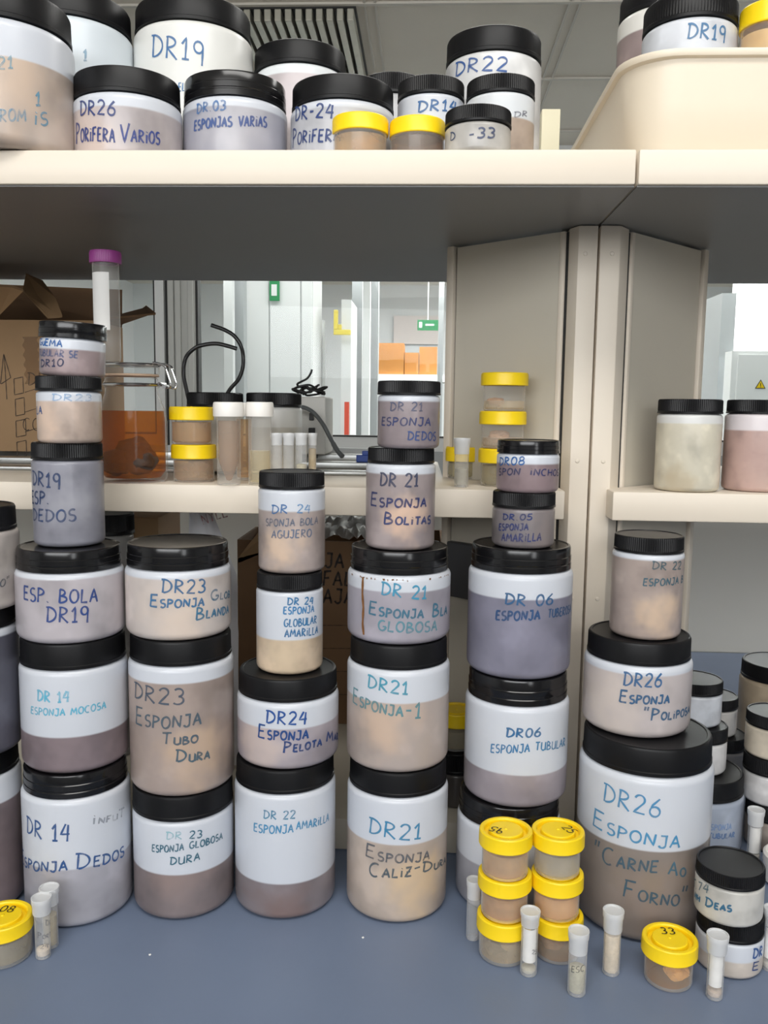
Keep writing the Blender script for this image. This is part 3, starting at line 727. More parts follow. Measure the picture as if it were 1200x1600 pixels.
S6 = stack([
 J('shaded jar behind the yellow cup stacks, bottom of the sixth stack', (712, 872, 1436, 1299, 1266, 715.6, 870), (150, 150, 160), 1362, gloss=True),
 J('mostly white jar marked DR06 Esponja Tubular, second in the sixth stack', (725, 886, 1266, 1104.7, 1065.6, 730.6, 883.8), (146, 136, 144), 1212, gloss=True,
   lines=[wl('DR06', 791, 1151, 844, 1150, 14, (40, 105, 155)), wl('ESPONJA', 767, 1175, 827, 1174, 13, (50, 120, 170)), wl('TUBULAR', 836, 1172, 882, 1164, 13, (55, 125, 170), .2)]),
 J('large jar of violet grey liquid marked DR06 Esponja, third in the sixth stack', (730, 892.5, 1065, 897.5, 861, 736, 891), (126, 124, 144), 937.5, gloss=True,
   lines=[wl('DR 06', 789, 944, 863, 944, 17, (45, 95, 140)), wl('ESPONJA', 775, 968, 843, 967, 14, (45, 80, 125)), wl('TUBEROSA', 856, 965, 891, 956, 13, (50, 85, 125))]),
 J('small dark grey jar marked DR.05 Esponja Amarilla, below the topmost of the sixth stack', (768.6, 866.4, 858.5, 796, 772, 769.5, 868.5), (120, 112, 114), None, blob=(136, 124, 122), blob_at=(.8, .4),
   lines=[wl('DR.05', 786, 812, 831, 812, 9, (40, 55, 110), .15), wl('ESPONJA', 780, 828, 825, 828, 10, (45, 58, 112), .2), wl('AMARILLA', 784, 845, 845, 844, 12, (50, 60, 115), .25)]),
 J('small jar of reddish liquid marked DR08, topmost of the sixth stack', (775.5, 873.6, 771.5, 710, 689.6, 777, 875.4), (138, 116, 120), 725.6, gloss=True,
   lines=[wl('DR08', 781, 727, 819, 726, 12, (35, 95, 160), .1), wl('SPON', 780, 742, 812, 742, 10, (50, 60, 100), .2), wl('INCHOS', 828, 742, 872, 743, 10, (50, 60, 110), .25)]),
])
S7 = stack([
 J('extra large jar marked DR26 Esponja "Carne ao Forno", bottom of the seventh stack', (898.7, 1108, 1477, 1213.5, 1171, 905, 1106), (134, 122, 114), 1329, blob=(146, 128, 116), blob_at=(.0, .25),
   lines=[wl('DR26', 943, 1250, 1031, 1277, 29, (70, 140, 185)), wl('Esponja', 927, 1288, 1059, 1324, 28, (70, 145, 190)), wl('"Carne', 928, 1340, 1025, 1363, 27, (70, 98, 115)), wl('Ao', 1044, 1366, 1069, 1369, 21, (70, 110, 130)), wl('Forno"', 974, 1399, 1072, 1413, 27, (65, 95, 112))]),
 J('wide jar marked DR26 Esponja "Polipoza", second in the seventh stack', (910, 1080, 1151, 1041, 1006.7, 915.7, 1078.5), (186, 175, 174), 1056, blob=(204, 190, 182), blob_at=(-.9, .4),
   lines=[wl('DR26', 974, 1070, 1033, 1073, 21, (45, 100, 150)), wl('Esponja', 968, 1096, 1044, 1098, 19, (50, 95, 135)), wl('"Poliposa', 1005, 1124, 1076, 1114, 18, (55, 95, 130))]),
 J('slim jar marked DR22 with peach sponge, topmost of the seventh stack', (953.7, 1066.7, 1002, 867, 842, 956.5, 1066.7), (164, 146, 138), 876, blob=(212, 182, 154), blob_at=(.1, .3), prev=.895,
   lines=[wl('DR 22', 1019, 889, 1063, 889, 12, (75, 100, 110), .2), wl('ESPONJA B', 1005, 915, 1066, 909, 11, (65, 100, 115), .15)]),
])
# small stack beside the big jar
st = stack([
 J('small jar with blue letters at its right side, under the black topped jar lettered 74', (1083.5, 1192, 1531, 1474.7, 1446, 1084, 1192), (196, 184, 172), 1503,
   lines=[wl('DR', 1176, 1497, 1190, 1492, 16, (40, 85, 150)), wl('E', 1175, 1516, 1184, 1514, 13, (50, 75, 130))]),
 J('small milky jar lettered 74 with broad black lid, topping the front right pair', (1082.7, 1193, 1450.7, 1392, 1370.7, 1085, 1196), (196, 193, 186), None, top=(206, 206, 202),
   lines=[wl('T.74', 1085, 1385, 1107, 1395, 13, (80, 110, 125), .2), wl('nh Deas', 1086, 1402, 1141, 1424, 14, (45, 105, 140), .1)]),
])

# jars further back on the right of the bench
d0 = jar('pale blue jar behind the extra large jar, base of the small jar pile', 1015, 1160, None, 1259, 1225, 1018, 1159, (150, 160, 178), None, R=.052, dist=1.055, edge=('r', 1160), hb=.069, hl=.022, lidR=.051, top=(196, 212, 232),
   lines=[wl('ESPONJA', 1104, 1296, 1142, 1295, 9, (140, 165, 205), .3), wl('TUBULAR', 1106, 1309, 1147, 1307, 8, (105, 135, 180), .25)])
d1 = jar('small white jar in the middle of the pile behind the extra large jar', 1050, 1134.5, 1216, 1166, 1145, 1048, 1136, (206, 204, 204), None, z0=d0['top'], R=.0312, dist=1.055, edge=('r', 1134.5), hb=.038, hl=.016, lidR=.0318)
d2 = jar('small translucent jar topping the pile behind the extra large jar', 1043, 1127.5, 1138, 1087, 1070, 1041, 1129, (196, 200, 208), None, z0=d1['top'], R=.0312, dist=1.060, edge=('r', 1127.5), hb=.038, hl=.0135, lidR=.0318, top=(206, 210, 218))
b0 = jar('black lidded jar almost hidden behind the small right pile', 1055, 1166, None, 1200, 1180, 1056, 1165, (110, 108, 110), None, R=.034, dist=1.18, edge=('r', 1163), hb=.077, hl=.016, lidR=.0335)
b1 = jar('small shaded jar resting on the half hidden jar, right background', 1075, 1153, 1157, 1114, 1099, 1073, 1154, (204, 200, 196), None, z0=b0['top'], R=.0308, dist=1.18, edge=('r', 1151), hb=.036, hl=.0135, lidR=.0316)
jar('tall jar of brown liquid at the back right of the bench', 1152, 1283, None, 1060, 1040, 1154, 1281, (176, 156, 128), None, R=.052, dist=1.34, edge=('l', 1152), hb=.132, hl=.0225, lidR=.0505, top=(214, 206, 190))
h0 = jar('shaded jar with grey brown filling, lowest of the right edge stack', 1161, 1260, None, 1287, 1262, 1160, 1262, (150, 138, 128), None, R=.0312, dist=1.086, edge=('l', 1160), hb=.036, hl=.019, lidR=.0318)
h1 = jar('milky grey jar, middle of the right edge stack', 1158, 1258, None, 1216, 1190, 1156, 1260, (196, 194, 194), None, z0=h0['top'], R=.0315, dist=1.086, edge=('l', 1157), hb=.036, hl=.019, lidR=.0324)
jar('cream filled jar, topmost of the right edge stack', 1161, 1259, None, 1144, 1125, 1163, 1260, (208, 194, 172), None, z0=h1['top'], R=.0312, dist=1.086, edge=('l', 1161), hb=.036, hl=.0145, lidR=.0315)
# white pot cut by the frame edge
al = math.asin(.03 / 1.0); az = azim(1190, 1370) + al
t = thing('white_pot', (1.0 * math.sin(az), 1.0 * math.cos(az), .0006), 'low white plastic pot at the right frame edge, below the stack of three', 'pot')
link('body', lathe(bmesh.new(), [(0, 0), (.026, 0), (.029, .003), (.03, .022), (.0285, .0225)], 64), M_WHITECAP, t)
link('lid', lathe(bmesh.new(), [(.028, .0226), (.0305, .0226), (.0305, .031), (.028, .0335), (0, .0338)], 64), M_WHITECAP, t)

# ================================================================== upper shelf
def U(label, xl, xr, yl, yt, low, R=None, dist=None, fillpx=None, **k):
    return jar(label, xl, xr, None, yl, yt, xl, xr, low, fillpx, z0=ZU1 + .0004, R=R, dist=dist, **k)
U('wide jar marked DR26 Porifera Varios on the upper shelf front row', 112, 285, 142, 101.6, (176, 166, 168), R=.052, fillpx=166, lidR=.0508, blob=(202, 182, 172), blob_at=(-.4, .3),
  lines=[wl('DR26', 126, 181, 180, 181, 21, (40, 60, 120)), wl('Porifera', 120, 224, 178, 222, 29, (45, 62, 125)), wl('Varios', 188, 222, 248, 226, 27, (45, 65, 135))])
U('wide jar marked Esponjas Varias with glossy lid on the upper shelf front row', 285.5, 449, 147.5, 108, (152, 152, 166), R=.052, fillpx=165, lidR=.0508, gloss=True, blob=(176, 174, 182), blob_at=(.2, .5),
  lines=[wl('DR.03', 308, 178, 352, 172, 14, (70, 115, 170), .3), wl('ESPONJAS', 304, 205, 362, 198, 14, (65, 90, 145), .15), wl('VARIAS', 373, 198, 416, 199, 15, (65, 85, 140), .2)])
U('wide jar marked DR-24 Porifera, behind the yellow cups on the upper shelf', 454, 617, 152, 113, (176, 178, 186), R=.052, fillpx=166, lidR=.0508,
  lines=[wl('DR-24', 462, 189, 521, 185, 20, (38, 62, 120), .08), wl('Porifera', 458, 230, 530, 221, 26, (45, 65, 120))])
U('big white jar marked DR19 on the upper shelf, topping the back row', 207, 396, 29, -20, WH, R=.0652, dist=1.052, lidR=.0635, hl=.0265, top=(226, 226, 222), fillpx='none',
  lines=[wl('DR19', 238, 90, 318, 100, 32, (58, 110, 165)), wl('EL', 279, 143, 289, 142, 12, (80, 130, 180), .2)])
U('big brownish jar at the far left end of the upper shelf', -95, 116, 25, -25, (176, 160, 150), R=.0652, dist=.935, edge=('r', 116), hl=.0265, lidR=.0635, fillpx=88, blob=(206, 180, 158), blob_at=(.5, .45),
  lines=[wl('21', -4, 108, 20, 107, 18, (120, 165, 185), .4), wl('1', 55, 165, 63, 165, 20, (90, 150, 180), .3), wl('ROM', 0, 190, 40, 190, 18, (100, 155, 185), .45), wl('IS', 53, 195, 74, 196, 19, (90, 145, 175), .3)])
U('big white jar with one faint stroke, between the brownish and the DR19 jar', 30, 209, 36, -12, WH, R=.0652, dist=1.06, edge=('r', 209), hb=.168, hl=.0265, lidR=.0635, fillpx='none', top=(214, 222, 228),
  lines=[wl('1', 130, 95, 136, 95, 17, (140, 175, 200), .4)])
U('white topped jar with pink filling behind the front row of the upper shelf', 398, 540, 95, 59, (206, 194, 196), R=.052, fillpx=113, lidR=.0525, top=(226, 230, 232))
U('slim white jar marked DR14 on the upper shelf', 621, 725, 143, 115, WH, R=.034, lidR=.0342, fillpx='none',
  lines=[wl('DR14', 653, 176, 712, 176, 16, (50, 100, 155))])
U('jar in deep shade peeping over the DR14 jar of the upper shelf', 570, 656, 143, 111, (190, 190, 192), R=.036, dist=1.09, lidR=.037)
U('tall jar marked DR22, highest at the right end of the jar row', 696, 846, 76, 37, (206, 206, 206), R=.052, lidR=.0515, fillpx=None, top=(214, 218, 220),
  lines=[wl('DR22', 712, 120, 792, 112, 20, (40, 85, 150))])
U('slim jar with brown lower half, right end of the upper shelf row', 728, 835, 141, 113, (170, 150, 134), R=.034, dist=.915, fillpx=182, lidR=.034, top=(208, 212, 216),
  lines=[wl('DR', 803, 184, 823, 182, 8, (110, 112, 125), .4)])
U('small translucent grey jar marked -33 at the shelf edge', 695, 798, 187, 161, (176, 172, 166), R=.030, lidR=.0304, top=(176, 172, 166),
  lines=[wl('D', 704, 220, 711, 219, 12, (60, 75, 105)), wl('-33', 732, 218, 772, 216, 15, (70, 80, 110), .15)])
ZU = ZU1 + .0004
cup('left yellow lidded cup of the pair on the upper shelf', 521, 605, 232, 199, 173, 519, 607, z0=ZU, R=.0255, liq=(170, 140, 98), opac=.6, fill=.9, spec=[(.2, -.3, .3, (.5, .4, .4), (196, 160, 104))])
cup('right yellow lidded cup with dark brown filling on the upper shelf', 610, 694, 232, 204, 178, 608, 695, z0=ZU, R=.0255, liq=(84, 60, 40), opac=.7, fill=.9)
p = atY(845, 232, 1.3); q = atY(876, 170, 1.3)
tag(link('carton', box(bmesh.new(), p.x, q.x, 1.3, 1.36, ZU1 + .0004, q.z, .001), mat('pale_yellow_card', lin((236, 230, 202)), .7), None, 0), 'small pale cream carton standing behind the jar row on the upper shelf', 'carton')

# deep tray on the right unit
zr = atY(1100, 72, .835).z; xl_ = atY(966, 92, .87).x
def rrect(x0, x1, y0, y1, r, n=8):
    o = []
    for cx, cy, a in ((x1 - r, y1 - r, 0), (x0 + r, y1 - r, 90), (x0 + r, y0 + r, 180), (x1 - r, y0 + r, 270)):
        for i in range(n + 1):
            t_ = math.radians(a + 90 * i / n); o.append((cx + r * math.cos(t_), cy + r * math.sin(t_)))
    return o
tx0, tx1, ty0, ty1 = xl_, .80, .835, 1.23
bm = bmesh.new(); loops = []
def loop(off, z, r):
    loops.append([bm.verts.new((x, y, z)) for x, y in rrect(tx0 + off, tx1 - off, ty0 + off, ty1 - off, r)])
zb_ = ZU1 + .0004
for off, z, r in ((.022, zb_, .035), (.019, zb_ + .003, .04), (.010, zb_ + (zr - zb_) * .55, .045), (.006, zr - .008, .05), (.0015, zr - .007, .052), (0, zr - .004, .053), (.001, zr - .001, .052), (.004, zr, .05), (.008, zr - .001, .048), (.012, zb_ + (zr - zb_) * .5, .043), (.022, zb_ + .004, .036)): loop(off, z, r)
for A, B in zip(loops, loops[1:]):
    for i in range(len(A)): bm.faces.new((A[i], A[(i + 1) % len(A)], B[(i + 1) % len(A)], B[i]))
bm.faces.new(loops[0][::-1]); bm.faces.new(loops[-1])
tag(link('tray', bm, M_TRAY, None, 50), 'deep cream plastic tray on the upper right shelf holding jars', 'tray')
zt2 = zb_ + .0048
jar('jar marked DR19 standing in the cream tray', 1003, 1153, None, 24, -12, 1004, 1154, WH, None, z0=zt2, dist=.945, hl=.0225, top=(226, 224, 216), lines=[wl('DR19', 1074, 61, 1132, 66, 22, (60, 115, 160))])
jar('jar of mauve liquid at the back left inside the tray', 965, 1105, None, 4, -30, 967, 1103, (150, 130, 128), 38, z0=zt2, R=.052, dist=1.07, edge=('l', 965), hl=.0225, lidR=.0508, top=(224, 222, 216))
al = math.asin(.032 / .95)
cc = cup('yellow lidded cup of tan filling in the tray, cut by the right frame edge', 1157, 1250, 70, 30, -4, 1154, 1253, z0=zt2, dist=.94, liq=(226, 184, 120), opac=.8, fill=.95)

# ================================================================== middle shelf
ZS_ = ZM1 + .0004
jar('cream filled jar on the right middle shelf beside the splayed panel', 1023.5, 1127, 767, 647, 624, 1026, 1129, (206, 198, 176), 662, z0=ZS_, R=.034, top=(216, 216, 214), blob=(196, 180, 150), blob_at=(-.5, .05))
jar('pink filled jar on the right middle shelf at the frame edge', 1129, 1234, 769, 647, 625, 1132, 1234, (190, 154, 144), 673, z0=ZS_, R=.034, top=(222, 214, 216), blob=(200, 168, 156), blob_at=(.1, .1))
j1 = jar('black lidded jar behind the yellow cups on the middle shelf', 293, 380, None, 636, 613.5, 292, 381, (206, 202, 190), None, z0=ZS_ + .005, dist=1.11, top=(206, 202, 190))
jar('black lidded milky jar behind the white capped tubes', 384, 472, None, 636, 614, 383, 470, (190, 186, 174), 668, z0=ZS_ + .005, dist=1.12, top=(204, 204, 200))
k = dict(z0=ZS_, group=None)
c0 = cup('yellow lidded cup on the middle shelf beside the clip jar, lower of two', 271, 335, 754, 718, 696, 267, 338, liq=(150, 118, 76), opac=.62, fill=.92, z0=ZS_, dist=1.005, spec=[(.1, -.2, .25, (.6, .5, .35), (150, 112, 70))])
cup('yellow lidded cup of amber liquid, upper of the two beside the clip jar', 268, 331, 695, 657, 636, 263, 333, liq=(178, 140, 84), opac=.6, fill=.92, z0=c0['top'], dist=1.003)
c1 = cup('lowest yellow cup of the stack in front of the left splayed panel', 751, 815, 762.5, 725, 702.5, 747, 820, liq=(150, 140, 100), opac=.55, fill=.9, z0=ZS_, dist=.985, spec=[(0, -.2, .2, (.5, .4, .3), (160, 140, 100))])
c2 = cup('middle yellow cup of the stack in front of the left splayed panel', 752, 818, 702.5, 664, 643, 749, 822.6, liq=(206, 190, 168), opac=.42, fill=.45, z0=c1['top'], dist=.986, spec=[(-.2, -.2, .2, (.5, .4, .3), (206, 170, 140))])
cup('topmost yellow cup of the stack in front of the left splayed panel', 755, 820.5, 642.5, 602, 581.6, 751.5, 825.6, liq=(214, 200, 172), opac=.42, fill=.4, z0=c2['top'], dist=.987, spec=[(-.4, -.2, .15, (.4, .4, .2), (196, 150, 104))])
cup('yellow lidded cup half hidden behind the vial on the middle shelf', 699, 746, 760, 722, 699.5, 695, 749, liq=(150, 142, 104), opac=.6, fill=.9, z0=ZS_, R=.0185)
vial('white capped vial beside the yellow cup, left of the splayed panel', 710, 732, 760, 710, 685, 709, 735.6, z0=ZS_, dist=.955, stuffcol=(176, 170, 152), fill=.55)
GV = 'clear capped vials on the middle shelf'
for i, (a, b, txt) in enumerate(((422, 442, 'leftmost clear capped vial of four behind the black DR24 lid'), (441.5, 460.5, 'second clear capped vial of four behind the black DR24 lid'), (460.5, 480.5, 'third clear capped vial of four behind the black DR24 lid'), (480.5, 495.5, 'rightmost clear capped vial of four, partly hidden by its neighbour'))):
    vial(txt, a + 1.2, b - 1.2, 752, 696, 677, a, b, z0=ZS_, dist=.965 if i < 3 else .985, stuffcol=((196, 190, 172), (204, 198, 180), (190, 180, 150), (176, 150, 96))[i], fill=(.35, .2, .5, .9)[i], group=GV)

def screw_tube(label, xl, xr, yb, yl, yt, ll, lr, dist, conical, colr, fill):
    c, R, d = solve(xl, xr, yb, (yb + yl) / 2, ZS_, dist); xc = (xl + xr) / 2; RL = R * (lr - ll) / (xr - xl)
    hb = zat(xc, yl, d - RL) - ZS_; hl = zat(xc, yt, d - RL) - ZS_ - hb
    t = thing('centrifuge_tube', c, label, 'tube')
    link('tube', lathe(bmesh.new(), [(0, .001), (R * .6, .001), (R * .7, 0), (R * .97, 0), (R, .002), (R, hb + hl * .3), (R * .85, hb + hl * .3)], 48), M_CLEAR, t)
    ri = R * .9
    if conical: p = [(0, .004), (ri * .25, .005), (ri * .9, hb * .32), (ri, hb * .4), (ri, hb * fill), (0, hb * fill + .0003)]
    else: p = [(0, .003), (ri * .9, .003), (ri, .005), (ri, hb * fill), (0, hb * fill + .0003)]
    link('contents', lathe(bmesh.new(), p, 40), liquid('tube_liquid_%s' % (colr,), colr, .62 if conical else .3), t)
    p = [(RL * .85, hb), (RL * .98, hb), (RL, hb + hl * .06, 1), (RL, hb + hl * .8, 1), (RL * .96, hb + hl * .96), (RL * .88, hb + hl), (0, hb + hl)]
    link('cap', lathe(bmesh.new(), p, 120, rib=.0003), M_WHITECAP, t, 30)
    return t
screw_tube('white capped tube with conical brown contents on the middle shelf', 339, 376, 754, 651, 628, 333.5, 382, .958, True, (150, 128, 106), .94)
screw_tube('white capped clear tube right of the conical one', 388, 424, 754, 651, 628, 384, 427.5, .960, False, (206, 196, 166), .5)
screw_tube('tan tube wedged behind the two white capped tubes', 369, 394, 752, 650, 629, 366, 397, 1.02, False, (190, 160, 112), .95)

# clip top preserving jar
c, R, d = solve(152, 262, 751, 690, ZS_, dist=1.01)
t = thing('clip_top_jar', c, 'glass clip top jar of amber liquid with a brown specimen on the middle shelf', 'glass jar')
hz = lambda y, r: zat(207, y, d - r) - ZS_
zsh, znk, ztop = hz(655, R), hz(612, R * .78), hz(566, R * .78)
rn = R * .76
prof = [(0, .003), (R * .8, .001), (R * .9, 0), (R * .98, .004), (R, .012), (R, zsh * .93), (R * .985, zsh), (R * .93, zsh + (znk - zsh) * .4), (rn * 1.03, znk - .004), (rn, znk), (rn, znk + .004), (rn * 1.05, znk + .006), (rn * 1.05, znk + .010), (rn, znk + .012)]
zn2 = znk + .0165
prof += [(rn, zn2 - .002), (rn * .9, zn2)]
b = link('glass_body', lathe(bmesh.new(), prof, 72), M_GLASS2, t)
ri = R * .94; zliq = hz(642, R)
link('liquid', lathe(bmesh.new(), [(0, .005), (ri * .85, .005), (ri, .012), (ri, min(zliq, zsh * .97)), (ri * .97, zliq), (0, zliq)], 64), M_AMBER, t)
for i, (sx, sy, sz, r) in enumerate(((.35, -.45, .024, (.5, .45, .42)), (-.3, -.35, .022, (.55, .45, .4)), (.0, .1, .03, (.6, .5, .5)))):
    link('specimen', lump(bmesh.new(), (sx * R, sy * R, sz), tuple(v * R for v in r), i * 5.3 + 1, .25), M_SPEC, t)
zg = zn2 + .0004
link('gasket', lathe(bmesh.new(), [(rn * .8, zg), (rn * 1.03, zg), (rn * 1.05, zg + .0012), (rn * 1.03, zg + .0024), (rn * .8, zg + .0024)], 64), mat('pale_rubber_seal', lin((206, 176, 150)), .5), t)
zl0 = zg + .0026
link('glass_lid', lathe(bmesh.new(), [(rn * .8, zl0), (rn * 1.06, zl0), (rn * 1.08, zl0 + .003), (rn * 1.06, zl0 + .008), (rn * 1.0, ztop - .004), (rn * .95, ztop - .001), (rn * .9, ztop), (rn * .8, ztop), (0, ztop - .0008)], 72), M_GLASS, t)
bm = bmesh.new()
for zz, rr in ((znk + .008, rn * 1.07), (zl0 + .010, rn * 1.06)):
    tube(bm, [(rr * math.cos(2 * PI * i / 40), rr * math.sin(2 * PI * i / 40), zz) for i in range(41)], .0016, 8, False)
link('wire_band', bm, M_STEEL, t)
bm = bmesh.new()
sz_ = (znk + .008); e_ = rn * 1.07
for s in (-1, 1):
    tube(bm, [(e_ * .93, s * .014, zl0 + .012), (e_ * 1.1, s * .013, zl0 + .0115), (e_ * 1.33, s * .012, zl0 + .009), (e_ * 1.40, s * .011, zl0 + .004), (e_ * 1.52, s * .011, sz_ + .004), (e_ * 1.52, s * .011, sz_ - .001), (e_ * 1.42, s * .010, sz_ - .003), (e_ * 1.12, s * .009, sz_ + .001)], .0014, 8)
tube(bm, [(e_ * 1.12, -.010, sz_ + .001), (e_ * 1.12, .010, sz_ + .001)], .0022, 8, False)
tube(bm, [(e_ * 1.30, -.012, sz_ - .002), (e_ * 1.30, .012, sz_ - .002)], .0022, 8, False)
link('wire_clasp', bm, M_STEEL, t)
cj, dj, ztj = c.copy(), d, ZS_ + ztop
# tall tube with purple cap standing on its lid
cf, Rf, df = solve(145.5, 187.5, 560, 480, ztj, dist=dj - .012)
cf.z = ztj + .0003
hb = zat(165, 409, df - Rf) - cf.z; hl = zat(165, 390, df - Rf) - cf.z - hb
t = thing('tall_tube', cf, 'tall clear tube with purple cap and white label, standing on the clip top jar', 'tube')
bm = lathe(bmesh.new(), [(0, .002), (Rf * .3, .001), (Rf * .7, 0), (Rf * .95, .001), (Rf, .004), (Rf, hb + hl * .3), (Rf * .85, hb + hl * .3)], 56)
tb = link('tube', bm, M_CLEAR, t)
link('cap', lathe(bmesh.new(), [(Rf * .9, hb), (Rf * 1.17, hb), (Rf * 1.2, hb + hl * .08, 1), (Rf * 1.2, hb + hl * .8, 1), (Rf * 1.15, hb + hl), (0, hb + hl)], 120, rib=.0005), M_PURPLE, t, 30)
bm = bmesh.new(); prv = None
for i in range(21):
    a = math.radians(-62 + 95 * i / 20); r_ = Rf * 1.006
    q = (bm.verts.new((r_ * math.sin(a), -r_ * math.cos(a), hb * .32)), bm.verts.new((r_ * math.sin(a), -r_ * math.cos(a), hb * .90)))
    if prv: bm.faces.new((prv[0], q[0], q[1], prv[1]))
    prv = q
link('paper_label', bm, M_PAPER, tb)

# two looping black rubber tubes standing behind the jars
def loop_tube(label, pxs, Y, r):
    pts = [atY(x, y, Y) for x, y in pxs]
    return tag(link('rubber_tube', tube(bmesh.new(), pts, r, 10), M_RUBBER), label, 'tube')
loop_tube('black rubber tube curling right at its top, left of the pair', [(293, 720), (296, 640), (292, 612), (287, 585), (290, 560), (303, 545), (318, 539), (338, 537), (357, 541), (370, 545)], 1.165, .0027)
loop_tube('black rubber tube arching over to the left, right of the pair', [(335, 720), (348, 640), (357, 612), (373, 592), (380, 570), (378, 545), (368, 527), (352, 516), (330, 508)], 1.185, .0027)
# instrument box with cable, and its grey hose
p, q = atY(455, 712, 1.27), atY(496, 620, 1.27); p2 = atY(513, 712, 1.36)
t = thing('instrument_box', ((p.x + q.x) / 2, 1.27, ZM1 + .0096), 'beige instrument box with dark sockets on the middle shelf below the window', 'instrument')
hw = (q.x - p.x) / 2; hz_ = q.z - ZM1 - .0096
link('case', box(bmesh.new(), -hw, hw + .012, 0, .10, .006, hz_, .002), M_BEIGEBOX, t, 0)
for k in (-1, 1): link('foot', lathe(bmesh.new(), [(0, 0), (.004, 0), (.004, .0058), (0, .0058)], 16), M_DARK, t, 0, (k * hw * .75, .012, 0))
link('socket', box(bmesh.new(), hw * .35, hw * .85, -.005, -.0003, hz_ * .3, hz_ * .5, .001), M_DARK, t, 0)
link('socket', box(bmesh.new(), hw * .4, hw * .75, -.004, -.0003, hz_ * .62, hz_ * .74, .001), M_CHAR, t, 0)
pts = []
zc_ = q.z + .0045
for i in range(46):
    a = i * .62; r_ = .012 + .006 * math.sin(i * .9)
    pts.append((q.x - .015 + r_ * 1.5 * math.cos(a), 1.30 + r_ * math.sin(a), zc_ + .012 * (i / 46) + .003 * math.sin(i * 1.7)))
pts += [(q.x - .02, 1.30, zc_ + .022), (q.x - .014, 1.30, zc_ + .030), (q.x - .012, 1.30, zc_ + .036)]
tag(link('cable', tube(bmesh.new(), pts, .0016, 8), M_RUBBER), 'coiled thin black cable heaped on top of the beige instrument box', 'cable')
pts = [atY(462, 636, 1.245), atY(476, 637, 1.24), atY(490, 645, 1.235), atY(504, 662, 1.23), atY(516, 684, 1.225), atY(526, 702, 1.215), atY(535, 713, 1.205)]
tag(link('hose', tube(bmesh.new(), pts, [.003] * 8 + [.0036] * 3, 10), M_GREYHOSE), 'grey rubber hose drooping from the instrument box', 'hose')
p = atY(567, 726, 1.218)
bm = box(bmesh.new(), p.x - .009, p.x + .009, 1.212, 1.224, ZM1 + .0094, ZM1 + .019, .001); box(bm, p.x - .001, p.x + .012, 1.213, 1.223, ZM1 + .0185, ZM1 + .025, .001)
tag(link('clip', bm, M_BLUEP, None, 0), 'small blue plastic clip lying on the shelf rail', 'clip')

# cardboard box at the left end of the middle shelf
YBX = 1.262
pl, pr_ = atY(-150, 600, YBX), atY(150, 600, YBX); ztb = atY(60, 500, YBX).z; zb0 = ZM1 + .0142
t = thing('cardboard_box', ((pl.x + pr_.x) / 2, YBX, zb0), 'open cardboard box with tick boxes and arrow at the left of the middle shelf', 'cardboard box')
w = (pr_.x - pl.x) / 2; hB = ztb - zb0; dB = .118; ox = (pl.x + pr_.x) / 2
bm = bmesh.new()
box(bm, -w, w, 0, .004, 0, hB); box(bm, -w, w, dB - .004, dB, 0, hB); box(bm, -w, -w + .004, .004, dB - .004, 0, hB); box(bm, w - .004, w, .004, dB - .004, 0, hB); box(bm, -w + .004, w - .004, .004, dB - .004, 0, .004)
cb = link('carton', bm, M_CARD, t, 0)
def flap(pts, m=M_CARD):
    bm = bmesh.new(); th = Vector((0, .0015, .003))
    a = [bm.verts.new(Vector(p)) for p in pts]; b_ = [bm.verts.new(Vector(p) + th) for p in pts]
    n = len(pts); bm.faces.new(a); bm.faces.new(b_[::-1])
    for i in range(n): bm.faces.new((a[i], b_[i], b_[(i + 1) % n], a[(i + 1) % n]))
    link('flap', bm, m, t, 0)
L_ = lambda x, y, Y: atY(x, y, Y) - Vector((ox, YBX, zb0))
flap([L_(-150, 505, YBX), L_(-5, 497, YBX), L_(36, 455, YBX - .05), L_(18, 449, YBX - .05), L_(-150, 440, YBX - .05)])
flap([L_(75, 498, YBX), L_(97, 496, YBX), L_(86, 468, YBX + .02), L_(66, 441, YBX + .06), L_(40, 430, YBX + .06), L_(35, 455, YBX + .03)])
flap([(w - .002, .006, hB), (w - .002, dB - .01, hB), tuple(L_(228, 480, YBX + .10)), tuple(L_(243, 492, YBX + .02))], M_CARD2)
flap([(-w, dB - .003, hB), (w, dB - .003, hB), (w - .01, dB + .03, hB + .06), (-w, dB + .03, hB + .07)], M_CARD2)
bm = bmesh.new(); oy = -.0006
def sk(pts, pen=.0012):
    P = [L_(x, y, YBX) for x, y in pts]
    ribbon(bm, [(v.x, v.z) for v in P], pen, lambda a, b_: Vector((a, oy, b_)))
for (x0, y0, x1, y1) in ((22, 589, 36, 617), (24, 621, 38, 650), (25, 655, 40, 683), (26.5, 688, 41, 715)):
    sk([(x0, y0 + 3), (x1, y0), (x1 + 1, y1 - 3), (x0 + 1, y1), (x0, y0 + 3)])
for y in (611, 642, 673, 706): sk([(39, y + 2), (58, y - 4)], .0009)
sk([(11, 624), (7, 556)]); sk([(1, 600), (6, 553), (17, 590), (2, 600)])
for txt, x, y in (('DE', 44, 602), ('COM', 36, 672)):
    o_ = L_(x, y, YBX); strokes, _w = layout(txt, .018)
    for s_ in strokes: ribbon(bm, [(o_.x + a, o_.z + b_) for a, b_ in s_], .0012, lambda a, b_: Vector((a, oy, b_)))
link('printed_marks', bm, ink((60, 44, 30), .1), cb, 0)
bm = bmesh.new(); a_, b_ = L_(37, 526, YBX), L_(60, 600, YBX)
ribbon(bm, [(a_.x + .01, a_.z), (a_.x + .012, b_.z)], .022, lambda a, c_: Vector((a, -.0004, c_)))
link('packing_tape', bm, see_through('brown_tape', lin((150, 116, 84)), .5, .12), cb, 0)

